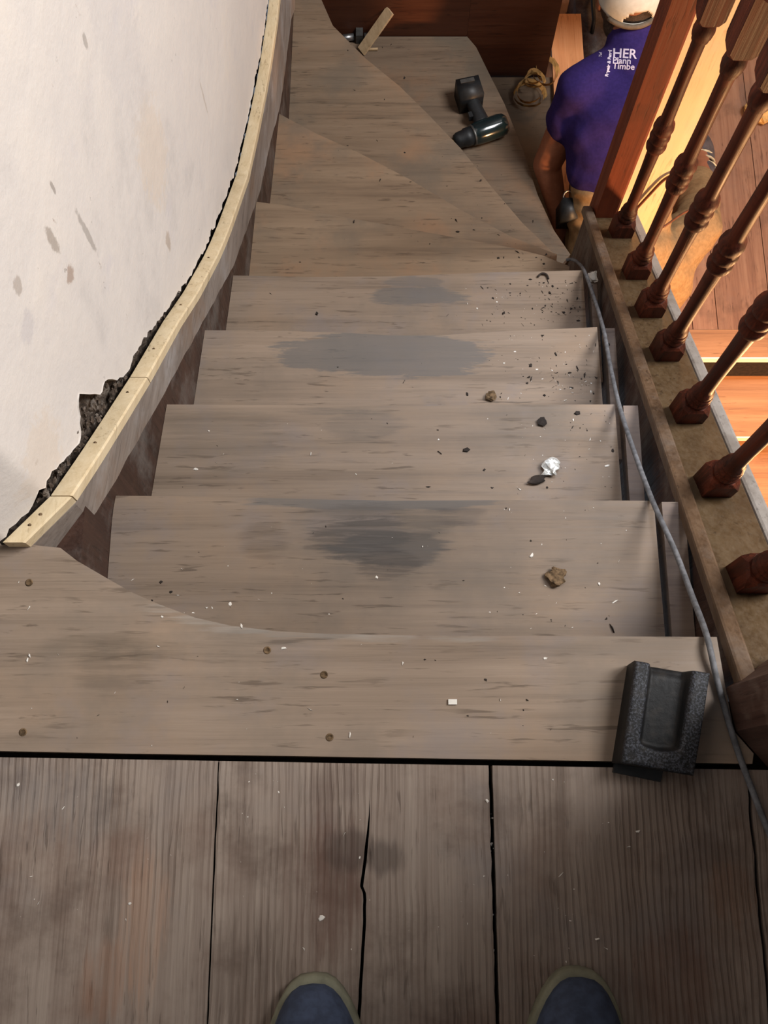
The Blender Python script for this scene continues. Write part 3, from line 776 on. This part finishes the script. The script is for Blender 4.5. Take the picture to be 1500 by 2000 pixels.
# ------------------------------------------------------------------ the kneeling man
def capsule(bm, a, b, ra, rb, n=14):
    a, b = Vector(a), Vector(b); d = (b-a); L = max(d.length, 1e-4); q = d.to_track_quat('Z', 'Y').to_matrix().to_4x4()
    prof_ = [(max(.0006, ra*math.sin(t)), -ra*math.cos(t)) for t in [k*math.pi/2/5 for k in range(6)]]
    prof_ += [(max(.0006, rb*math.cos(t)), L + rb*math.sin(t)) for t in [k*math.pi/2/5 for k in range(6)]]
    add_lathe(bm, prof_, n, Matrix.Translation(a) @ q)
def ell(bm, c, r, rot=(0, 0, 0)):
    from mathutils import Euler
    bmesh.ops.create_uvsphere(bm, u_segments=20, v_segments=14, radius=1, matrix=Matrix.Translation(c) @ Euler(rot).to_matrix().to_4x4() @ Matrix.Diagonal((r[0], r[1], r[2], 1)))
def remesh(bm, name, mat, parent, vox=.008, it=6, wrinkle=0, fac=.5):
    o = obj(name, bm, mat, None)
    m = o.modifiers.new('r', 'REMESH'); m.mode = 'VOXEL'; m.voxel_size = vox; m.use_smooth_shade = True
    s = o.modifiers.new('s', 'SMOOTH'); s.iterations = it; s.factor = fac
    dg = bpy.context.evaluated_depsgraph_get(); ev = o.evaluated_get(dg)
    me = bpy.data.meshes.new_from_object(ev); old = o.data
    o.modifiers.clear(); o.data = me; bpy.data.meshes.remove(old)
    me.materials.clear(); me.materials.append(mat)
    if wrinkle:
        for v in me.vertices:
            d = noise.noise(Vector((v.co.x*9, v.co.y*16 + v.co.z*9, v.co.z*16))) * wrinkle + noise.noise(v.co*34)*wrinkle*.3
            v.co += v.normal * d
    for p in me.polygons: p.use_smooth = True
    o.parent = parent
    return o
def person():
    t = thing('person', 'person in purple shirt and white cap crouching below the newel post', 'person', (0, 0, 0))
    sh_l, sh_r = Vector((.555, 1.925, -1.225)), Vector((.865, 1.905, -1.235))
    nk = Vector((.682, 2.035, -1.17)); hd = Vector((.670, 2.115, -1.09))
    pel = Vector((.715, 1.625, -1.60)); chest = Vector((.700, 1.885, -1.27)); waist = Vector((.698, 1.745, -1.43))
    el_l, wr_l = Vector((.492, 1.862, -1.48)), Vector((.545, 1.765, -1.612))
    el_r, wr_r = Vector((.92, 2.04, -1.45)), Vector((.80, 2.14, -1.58))
    hip_l, hip_r = Vector((.665, 1.63, -1.64)), Vector((.83, 1.61, -1.66))
    kn_l, kn_r = Vector((.66, 1.86, -1.58)), Vector((.962, 1.715, -1.605))
    an_l, an_r = Vector((.74, 1.99, -1.82)), Vector((1.068, 2.065, -1.80))
    # body: one continuous surface
    bm = bmesh.new()
    capsule(bm, pel, waist, .08, .07); capsule(bm, waist, chest, .07, .08); capsule(bm, sh_l, sh_r, .05, .05); capsule(bm, chest, nk, .07, .056); capsule(bm, nk, hd, .056, .06)
    ell(bm, hd + Vector((0, .01, .012)), (.076, .094, .098)); ell(bm, hd + Vector((0, .055, -.055)), (.055, .055, .05)); ell(bm, hd + Vector((0, .108, -.028)), (.014, .022, .022))
    for s_ in (-1, 1): ell(bm, hd + Vector((s_*.078, -.002, -.018)), (.010, .020, .030))
    for sh, elb, wr in ((sh_l, el_l, wr_l), (sh_r, el_r, wr_r)):
        capsule(bm, sh, elb, .056, .043); capsule(bm, elb, wr, .043, .028)
        d = (wr - elb).normalized(); pa = wr + d*.045
        capsule(bm, wr, pa, .027, .034)
        sd = d.cross(Vector((0, .5, 1))).normalized(); bend = Vector((0, 0, -1))
        for k, (o_, ln) in enumerate(((-.030, .060), (-.010, .070), (.010, .066), (.029, .050))):
            b0 = pa + sd*o_ + d*.018; b1 = b0 + d*ln*.55; b2 = b1 + (d*.5 + bend*.5).normalized()*ln*.5
            capsule(bm, b0, b1, .0105, .0095, 10); capsule(bm, b1, b2, .0095, .0080, 10)
        capsule(bm, pa - sd*.028 - d*.03, pa - sd*.055 + d*.012 + bend*.012, .012, .009, 10)
    for hp, kn, an in ((hip_l, kn_l, an_l), (hip_r, kn_r, an_r)):
        capsule(bm, hp, kn, .075, .050); capsule(bm, kn, an, .050, .034); capsule(bm, an, an + Vector((.01, .10, -.04)), .036, .03)
    body = remesh(bm, 'body', M['skin'], t, .0055, 5)
    # shirt
    bm = bmesh.new()
    for k in range(9):
        q = k/8; c = lerp(lerp(waist, chest, .26), chest, q)
        ell(bm, c, (lerp(.170, .182, q), lerp(.105, .125, q), lerp(.105, .12, q)), (.25, 0, 0))
    for sh in (sh_l, sh_r): capsule(bm, nk + Vector((0, -.035, -.02)), sh, .062, .074)
    ell(bm, Vector((.588, 1.865, -1.315)), (.075, .10, .10))
    capsule(bm, sh_l, sh_r, .074, .074); capsule(bm, chest + Vector((0, .05, .02)), nk + Vector((0, .012, .012)), .12, .068)
    capsule(bm, sh_l, lerp(sh_l, el_l, .40), .070, .066); capsule(bm, sh_r, lerp(sh_r, el_r, .55), .078, .068)
    shirt = remesh(bm, 'shirt', M['shirt'], t, .008, 7, .006)
    # trousers
    bm = bmesh.new()
    capsule(bm, hip_l + Vector((.02, 0, .02)), hip_r + Vector((-.01, 0, .02)), .128, .128); ell(bm, pel + Vector((0, -.005, .03)), (.158, .13, .13))
    for k in range(6): ell(bm, lerp(pel, lerp(waist, chest, .30), k/5), (.156, .10, .10))
    for hp, kn, an in ((hip_l, kn_l, an_l), (hip_r, kn_r, an_r)):
        capsule(bm, hp, kn, .112, .080); capsule(bm, kn, lerp(kn, an, .74), .080, .060)
    ell(bm, hip_r + Vector((.050, -.02, -.06)), (.095, .095, .14))
    remesh(bm, 'trousers', M['trouser'], t, .008, 5, .009)
    # shoes with striped uppers
    for an in (an_l, an_r):
        bm = bmesh.new(); ell(bm, an + Vector((.005, -.02, -.02)), (.056, .066, .058)); ell(bm, an + Vector((.012, .09, -.042)), (.056, .095, .042))
        s = remesh(bm, 'shoe', M['shoe'], t, .006, 3)
        bm = bmesh.new(); ell(bm, an + Vector((.010, .04, -.070)), (.066, .165, .016)); obj('sole', bm, M['sole'], s, True)
        for q in range(4):
            bm = bmesh.new(); y = -.01 + q*.028; rr = .060 - .003*q
            pts_ = [an + Vector((.006 + rr*math.cos(a), y, -.040 + (.071 - .010*q)*math.sin(a))) for a in [math.pi*k/10 for k in range(11)]]
            add_tube(bm, pts_, .0045, 8); obj('stripe', bm, M['sole'], s, True)
    # cap, strap, hair
    bm = bmesh.new(); ell(bm, hd + Vector((0, -.004, -.004)), (.081, .083, .092)); ell(bm, hd + Vector((0, -.040, -.058)), (.066, .052, .050)); remesh(bm, 'hair', M['hair'], t, .005, 3, .002)
    bm = bmesh.new()
    bmesh.ops.create_uvsphere(bm, u_segments=96, v_segments=60, radius=1, matrix=Matrix.Translation(hd + Vector((0, .012, .018))) @ Matrix.Rotation(math.radians(-8), 4, 'X') @ Matrix.Diagonal((.090, .106, .108, 1)))
    o = hd + Vector((0, .012, .018)); dead = []
    for f in bm.faces:
        c = f.calc_center_median() - o
        if c.z < -.022: dead.append(f)
        elif c.y < -.03 and math.hypot(c.x - .012, (c.z + .012)*1.0) < .040 and c.z > -.015: dead.append(f)
    bmesh.ops.delete(bm, geom=dead, context='FACES')
    bmesh.ops.solidify(bm, geom=bm.faces[:], thickness=.003)
    cp = obj('cap', bm, M['capcloth'], t, True)
    bm = bmesh.new(); R = []
    for k in range(17):
        a = math.pi*k/16; R.append((math.cos(a)*.078, .075 + math.sin(a)*.075))
    pr = prism([(hd.x + x, hd.y + .02 + y) for x, y in R], hd.z + .010, hd.z + .014, .001, 1); obj('cap_peak', pr, M['capcloth'], cp)
    bm = bmesh.new()
    add_tube(bm, [o + Vector((.091*math.sin(a), -.107*math.cos(a), -.020)) for a in [lerp(-.75, .75, k/14) for k in range(15)]], .0075, 8)
    obj('cap_strap', bm, M['capstrap'], cp, True)
    # belt pouch on the left hip
    b0 = at(1108, 415, -1.50)
    bm = bmesh.new(); add_box(bm, (-.022, -.030, -.075), (.022, .030, .05), Matrix.Translation(b0) @ Matrix.Rotation(.3, 4, 'X')); bevel(bm, .009, 2)
    pch = obj('belt_pouch', bm, M['black'], t, True)
    bm = bmesh.new(); add_tube(bm, [b0 + Vector((-.006 + .014*math.cos(a), .012*math.sin(a) + .018, .055 + .012*math.sin(a))) for a in [2*math.pi*k/16 for k in range(17)]], .0022, 8, False); obj('ring', bm, M['steel'], pch, True)
    # lettering on the back of the shirt, laid onto the cloth
    sm_ = shirt.data
    bvh = BVHTree.FromPolygons([v.co.copy() for v in sm_.vertices], [tuple(p.vertices) for p in sm_.polygons])
    xd = Vector((1, -.05, -.03)).normalized(); nrm = Vector((0, -.62, .78)).normalized(); yd = nrm.cross(xd).normalized()
    def text(body_, u, v, size, rot=0, bold=0):
        cu = bpy.data.curves.new('print', 'FONT'); cu.body = body_; cu.size = size; cu.fill_mode = 'FRONT'; cu.resolution_u = 3; cu.offset = bold; cu.extrude = 0
        to = bpy.data.objects.new('tmp_print', cu); C.objects.link(to)
        dg = bpy.context.evaluated_depsgraph_get(); me = bpy.data.meshes.new_from_object(to.evaluated_get(dg))
        bpy.data.objects.remove(to); bpy.data.curves.remove(cu)
        bm = bmesh.new(); bm.from_mesh(me); bpy.data.meshes.remove(me)
        bmesh.ops.triangulate(bm, faces=bm.faces[:]); bmesh.ops.subdivide_edges(bm, edges=[e for e in bm.edges if e.calc_length() > .012], cuts=1)
        d = ray(u, v); hit = bvh.ray_cast(Vector((0, 0, CAM_H)), d.normalized())
        base = hit[0] if hit[0] else at(u, v, -1.15)
        ca, sa = math.cos(rot), math.sin(rot)
        for w in bm.verts:
            p = base + xd*(w.co.x*ca - w.co.y*sa) + yd*(w.co.x*sa + w.co.y*ca)
            h = bvh.ray_cast(p + nrm*.25, -nrm)
            w.co = (h[0] + nrm*.0015) if h[0] else p
        obj('print', bm, M['print'], shirt)
    text('HER', 1196, 112, .033, 0, .0006); text('Plann', 1196, 123, .022, 0, .0004); text('Timbe', 1196, 134, .022, 0, .0004)
    text('Repair & Panel', 1187, 150, .0115, math.pi/2 - .12, .0006); text('Tel', 1175, 112, .010, math.pi/2 - .2, 0)
person()

# ------------------------------------------------------------------ the photographer's shoes (and the legs above, out of frame)
def shoes():
    t = thing('person', 'person in navy shoes standing on the landing at the bottom edge', 'person', (0, 0, 0))
    leg = bmesh.new()
    for cx, tip, ang in ((at(612, 1990, 0).x, at(612, 1896, 0).y, .05), (at(1132, 1990, 0).x, at(1132, 1884, 0).y, -.10)):
        Rm = Matrix.Translation((cx, tip, 0)) @ Matrix.Rotation(ang, 4, 'Z')
        def loft(levels, n=40):
            bm = bmesh.new(); R = []
            for (z, sc, w) in levels:
                ring = []
                for k in range(n):
                    a = 2*math.pi*k/n; c, s = math.cos(a), math.sin(a)
                    L = .285; yy = -L/2 + s*L/2*sc
                    tt = (yy + L)/L                         # 1 at the toe
                    wid = .0555*(.80 + .28*math.sin(math.pi*min(1, max(0, tt*.86 + .02))))
                    xx = math.copysign(abs(c)**.70, c) * wid * sc * w
                    ring.append(bm.verts.new(Rm @ Vector((xx, yy, z if not callable(z) else z(tt)))))
                R.append(ring)
            for a, b in zip(R, R[1:]):
                for i in range(n): bm.faces.new((a[i], a[(i+1) % n], b[(i+1) % n], b[i]))
            bm.faces.new(list(reversed(R[0]))); bm.faces.new(R[-1]); bmesh.ops.recalc_face_normals(bm, faces=bm.faces)
            return bm
        h = lambda f: (lambda tt: .028 + f*(.034 + .050*(1-tt)))
        sh = obj('shoe', loft([(.016, .93, 1), (.030, .945, 1), (h(.30), .935, .99), (h(.62), .90, .95), (h(.88), .80, .86), (h(1.0), .60, .66), (h(1.04), .30, .34)]), M['boot'], t, True)
        obj('sole', loft([(.0006, .97, 1.0), (.004, 1.0, 1.03), (.020, 1.0, 1.03), (.027, .985, 1.01), (.028, .93, .95)]), M['bootsole'], sh, True)
        # tongue and collar further back
        bm = bmesh.new()
        for k in range(26): pass
        ell(bm, Rm @ Vector((0, -.145, .068)), (.034, .075, .034), (.35, 0, ang)); obj('tongue', bm, M['lace'], sh, True)
        bm = bmesh.new()
        pts_ = [Rm @ Vector((.046*math.cos(a), -.100 - .0 + .036*math.sin(a) - .02, .082 - .018*math.sin(a)**2 - .028*abs(math.cos(a))**2)) for a in [math.pi*k/16 for k in range(17)]]
        add_tube(bm, pts_, .0035, 8); obj('seam', bm, M['lace'], sh, True)
        for q in range(3):
            bm = bmesh.new(); y = -.155 - q*.028; add_tube(bm, [Rm @ Vector((x_, y + abs(x_)*.2, .092 + q*.010 - x_*x_*9)) for x_ in (-.03, -.015, 0, .015, .03)], .003, 8); obj('lace', bm, M['bootsole'], sh, True)
        capsule(leg, Rm @ Vector((0, -.215, .085)), Rm @ Vector((0, -.235, .44)), .048, .058, 18); capsule(leg, Rm @ Vector((0, -.235, .44)), Vector((cx*.8, tip - .275, .80)), .060, .085, 18)
    remesh(leg, 'trousers', M['jeans'], t, .012, 4, .004)
shoes()

# ------------------------------------------------------------------ bits around the lower hall
tag(obj('loose_plank', box((.566, 1.56, -1.709), (.672, 2.60, -1.689), .003), M['orangeboard']), 'orange brown plank lying lengthwise beside the crouching man', 'plank')
pb = prism([(.560, 1.405), (.672, 1.405), (.672, 1.425), (.560, 1.425)], -1.899, .35, .002, 1)
tag(obj('upright_board', pb, M['paleboard']), 'pale upright board glowing in the lamplight behind the first balusters', 'board')
cb = [atx_y(1215, 436, 1.399), atx_y(1240, 411, 1.398), atx_y(1266, 383, 1.397), atx_y(1296, 352, 1.398), atx_y(1322, 338, 1.399)]
tag(obj('hanging_cable', tube(smooth(cb, 6), .0035, 8), M['cable'], None, True), 'thin brown cable slanting across the glowing pale board', 'cable')
cb = [at(1296, 443, -1.2), at(1312, 432, -1.22), at(1330, 419, -1.25), at(1352, 408, -1.29)]
tag(obj('hanging_cable', tube(smooth(cb, 6), .003, 8), M['cable'], None, True), 'short brown cord between the pale board and the khaki trouser leg', 'cord')
# thin lath standing against the panelled wall on the last winder
a, b = at(706, 100, Z[8] + .012), at(762, 10, -1.40)
b.y = min(b.y, 2.352)
def stick(p, q, w, th, mat):
    p, q = Vector(p), Vector(q); d = q-p; R = d.to_track_quat('Y', 'Z').to_matrix().to_4x4()
    bm = bmesh.new(); add_box(bm, (-w/2, 0, -th/2), (w/2, d.length, th/2), Matrix.Translation(p) @ R); bevel(bm, min(w, th)*.15, 1); return bm
tag(obj('lath', stick(a, b, .034, .008, M['lath']), M['lath']), 'pale wooden lath leaning on the brown panelled wall', 'lath')
tag(obj('wood_splinter', stick(at(714, 97, Z[8] + .004), at(738, 96, Z[8] + .006), .007, .006, M['lath']), M['lath']), 'small pale splinter of wood at the foot of the lath', 'wood scrap')
# pipe clamp like clutter at the back of the winder
t = thing('pipe_clamp', 'dull steel clamp with shiny screws lying beside the leaning lath', 'clamp', (0, 0, 0))
c0 = at(688, 66, Z[8] + .022)
obj('clamp_bar', tube([c0 + Vector((-.075, .045, -.005)), c0 + Vector((.055, .045, -.005))], .010, 12), M['black'], t, True)
obj('clamp_jaw', box(c0 + Vector((-.075, -.02, -.02)), c0 + Vector((-.055, .05, .01)), .003), M['black'], t)
obj('clamp_jaw', box(c0 + Vector((.012, -.02, -.02)), c0 + Vector((.034, .05, .015)), .003), M['chuckring'], t)
obj('clamp_screw', tube([c0 + Vector((-.045, -.012, -.008)), c0 + Vector((.005, -.006, -.006))], .011, 12), M['steel'], t, True)
obj('clamp_screw', tube([c0 + Vector((.038, -.006, -.006)), c0 + Vector((.056, -.004, -.006))], .012, 12), M['steel'], t, True)
# curls of wood shaving on the plank end, offcut and tool bag beyond
bm = bmesh.new()
def curl(c, r, n, pit, w, sq=1):
    rows = []
    for k in range(n):
        a = k*.42; rr = r*(1 - .35*k/n)
        p = Vector(c) + Vector((rr*math.cos(a), rr*sq*math.sin(a), pit*k + .006*math.sin(a*1.7)))
        rows.append((bm.verts.new(p), bm.verts.new(p + Vector((0, 0, w)) + Vector((.25*w*math.cos(a), .25*w*math.sin(a), 0)))))
    for p, q in zip(rows, rows[1:]): bm.faces.new((p[0], q[0], q[1], p[1]))
curl((.505, 2.52, -1.90), .055, 34, .0010, .016); curl((.52, 2.56, -1.88), .035, 30, .0012, .014); curl((.56, 2.60, -1.89), .045, 26, .001, .016, 1.4)
bmesh.ops.solidify(bm, geom=bm.faces[:], thickness=.0012)
def drop(o, z):
    lo = min(v.co.z for v in o.data.vertices)
    for v in o.data.vertices: v.co.z += z - lo
sv = obj('wood_shavings', bm, M['shaving'], None, True)
tag(sv, 'curled yellow wood shavings piled behind the end of the orange plank', 'shavings', kind='stuff')
drop(sv, Z[9] + .002)
for v in sv.data.vertices: v.co.y -= .245; v.co.x -= .02
ob = box((.80, 2.62, -1.8985), (.90, 3.1, -1.84), .004)
tag(obj('timber_offcut', ob, M['orangeboard']), 'thick orange timber offcut on the floor beyond the white cap', 'offcut')
t = thing('tool_bag', 'dark brown tool bag on the floor beyond the orange plank', 'bag', (.72, 2.66, -1.898))
obj('bag_body', box((-.05, -.16, 0), (.06, .14, .15), .02, 3), M['string'], t, True)
obj('bag_handle', tube([Vector((0, -.09, .14)), Vector((0, -.07, .19)), Vector((0, .05, .19)), Vector((0, .07, .14))], .007, 8), M['black'], t, True)
lg = stick(at(1392, 70, -1.75), at(1416, 148, -1.895), .035, .03, M['mould'])
tag(obj('timber_batten', lg, M['mould']), 'grey brown timber batten propped behind the second and third balusters', 'batten')
drop(bpy.data.objects['timber_batten'], -1.8985)
# crumpled yellow paper on the hall floor
bm = bmesh.new(); c = at(1478, 222, -1.885)
bmesh.ops.create_icosphere(bm, subdivisions=3, radius=1, matrix=Matrix.Translation(c) @ Matrix.Diagonal((.055, .045, .016, 1)))
for v in bm.verts: v.co += Vector(noise.noise_vector(v.co*38)) * .016
o = tag(obj('crumpled_paper', bm, M['shaving']), 'crumpled yellowish scrap of paper on the dark hall floor', 'paper scrap'); drop(o, -1.899)

# ------------------------------------------------------------------ debris on the treads
def crumbs(name, mat, spots, smin, smax, flat, label):
    bm = bmesh.new()
    for (u0, v0, u1, v1, z, n) in spots:
        for _ in range(n):
            p = at(random.uniform(u0, u1), random.uniform(v0, v1), z)
            s = smin * (smax/smin) ** (random.random()**1.8)
            k = random.choice((3, 4, 5, 6)); a0 = random.random()*6; h = s*flat*random.uniform(.6, 1.3)
            L = random.uniform(.5, 1.7)
            ring = [(s*L*math.cos(a0 + 2*math.pi*i/k)*random.uniform(.6, 1.2), s*math.sin(2*math.pi*i/k)*random.uniform(.6, 1.2)) for i in range(k)]
            ca, sa = math.cos(a0), math.sin(a0)
            b = [bm.verts.new((p.x + x*ca - y*sa, p.y + x*sa + y*ca, z + .0003)) for x, y in ring]
            tp = [bm.verts.new((q.co.x*.75 + p.x*.25, q.co.y*.75 + p.y*.25, z + .0003 + h*random.uniform(.5, 1.2))) for q in b]
            for i in range(k): bm.faces.new((b[i], b[(i+1) % k], tp[(i+1) % k], tp[i]))
            bm.faces.new(tp); bm.faces.new(list(reversed(b)))
    bmesh.ops.recalc_face_normals(bm, faces=bm.faces)
    return tag(obj(name, bm, mat), label, 'debris', kind='stuff')
crumbs('dark_crumbs', M['crumb'], [(940, 545, 1135, 635, Z[4], 70), (1060, 545, 1135, 632, Z[4], 60), (520, 570, 900, 630, Z[4], 5), (960, 655, 1165, 785, Z[3], 44), (1070, 690, 1165, 785, Z[3], 56),
    (420, 670, 960, 780, Z[3], 8), (1000, 805, 1200, 965, Z[2], 16), (1090, 800, 1200, 960, Z[2], 14), (340, 800, 1000, 960, Z[2], 12), (1000, 990, 1270, 1230, Z[1], 16), (240, 990, 1000, 1200, Z[1], 16),
    (950, 490, 1090, 522, Z[5], 22), (520, 420, 900, 520, Z[5], 12), (880, 420, 1060, 480, Z[6], 16), (560, 250, 880, 400, Z[6], 14), (840, 300, 1000, 430, Z[7], 8), (600, 60, 800, 280, Z[7], 12),
    (150, 1280, 1200, 1460, 0, 14), (1150, 535, 1160, 630, Z[4], 8), (1180, 650, 1195, 780, Z[3], 8)], .0007, .0055, .45, 'scattered dark crumbs and splinters over the treads')
crumbs('white_flakes', M['flake'], [(900, 550, 1135, 635, Z[4], 22), (960, 655, 1165, 785, Z[3], 34), (1080, 740, 1160, 785, Z[3], 18), (1000, 805, 1200, 965, Z[2], 30), (340, 810, 1000, 960, Z[2], 12),
    (980, 990, 1270, 1230, Z[1], 24), (240, 990, 980, 1200, Z[1], 14), (20, 1120, 1200, 1460, 0, 34), (10, 1510, 1250, 1880, 0, 60), (956, 1510, 964, 1990, -.006, 26)], .0006, .0032, .4, 'tiny white paint flakes scattered over treads and landing')
def lump(name, u, v, z, r, mat, label, cat, amp=.4, seed=0, rot=0, sub=3):
    bm = bmesh.new(); c = at(u, v, z)
    bmesh.ops.create_icosphere(bm, subdivisions=sub, radius=1, matrix=Matrix.Rotation(rot, 4, 'Z') @ Matrix.Diagonal((r[0], r[1], r[2], 1)))
    for w in bm.verts:
        d = Vector(noise.noise_vector(w.co*(1.3/max(r)) + Vector((seed, 0, 0))))
        w.co += Vector((d.x*r[0], d.y*r[1], d.z*r[2]))*amp; 
    lo = min(w.co.z for w in bm.verts)
    for w in bm.verts: w.co += Vector((c.x, c.y, z + .0004 - lo))
    return tag(obj(name, bm, mat), label, cat)
lump('film_scrap', 1075, 915, Z[2], (.017, .013, .007), M['foil'], 'crumpled shiny film scrap on the second step below the landing', 'scrap', .9, 3, .6)
lump('dark_scrap', 1050, 937, Z[2], (.016, .005, .004), M['crumb'], 'dark stringy scrap beside the crumpled shiny film', 'scrap', .9, 5, .5)
lump('wood_chip', 1059, 825, Z[2], (.0085, .0085, .0025), M['crumb'], 'single square black chip near a tread nosing above the shiny film', 'chip', .5, 8, .2, 2)
lump('grit_clump', 1086, 1128, Z[1], (.013, .013, .006), M['clump'], 'round brown gritty clump on the first step below the landing', 'clump', .7, 2)
lump('bark_fragment', 958, 776, Z[3], (.008, .010, .004), M['clump'], 'small brown bark fragment right of the big grey stain', 'fragment', .8, 9)
lump('plaster_crumb', 1155, 545, Z[4], (.012, .016, .005), M['flake'], 'whitish plaster crumb where the grey flex bends', 'crumb', .9, 11)
tag(obj('bent_nail', tube(smooth([at(1050, 541, Z[4]+.003), at(1056, 535, Z[4]+.004), at(1062, 534, Z[4]+.005), at(1068, 537, Z[4]+.004), at(1071, 545, Z[4]+.003)], 4), .0022, 8), M['crumb'], None, True), 'bent dark nail on the tread next to the end of the grey flex', 'nail')
tag(obj('paint_chip', box(at(884, 1371, .0004) - Vector((.005, .003, 0)), at(884, 1371, .0004) + Vector((.005, .003, .002)), .0006, 1), M['flake']), 'lone white paint chip in the middle of the landing board', 'chip')
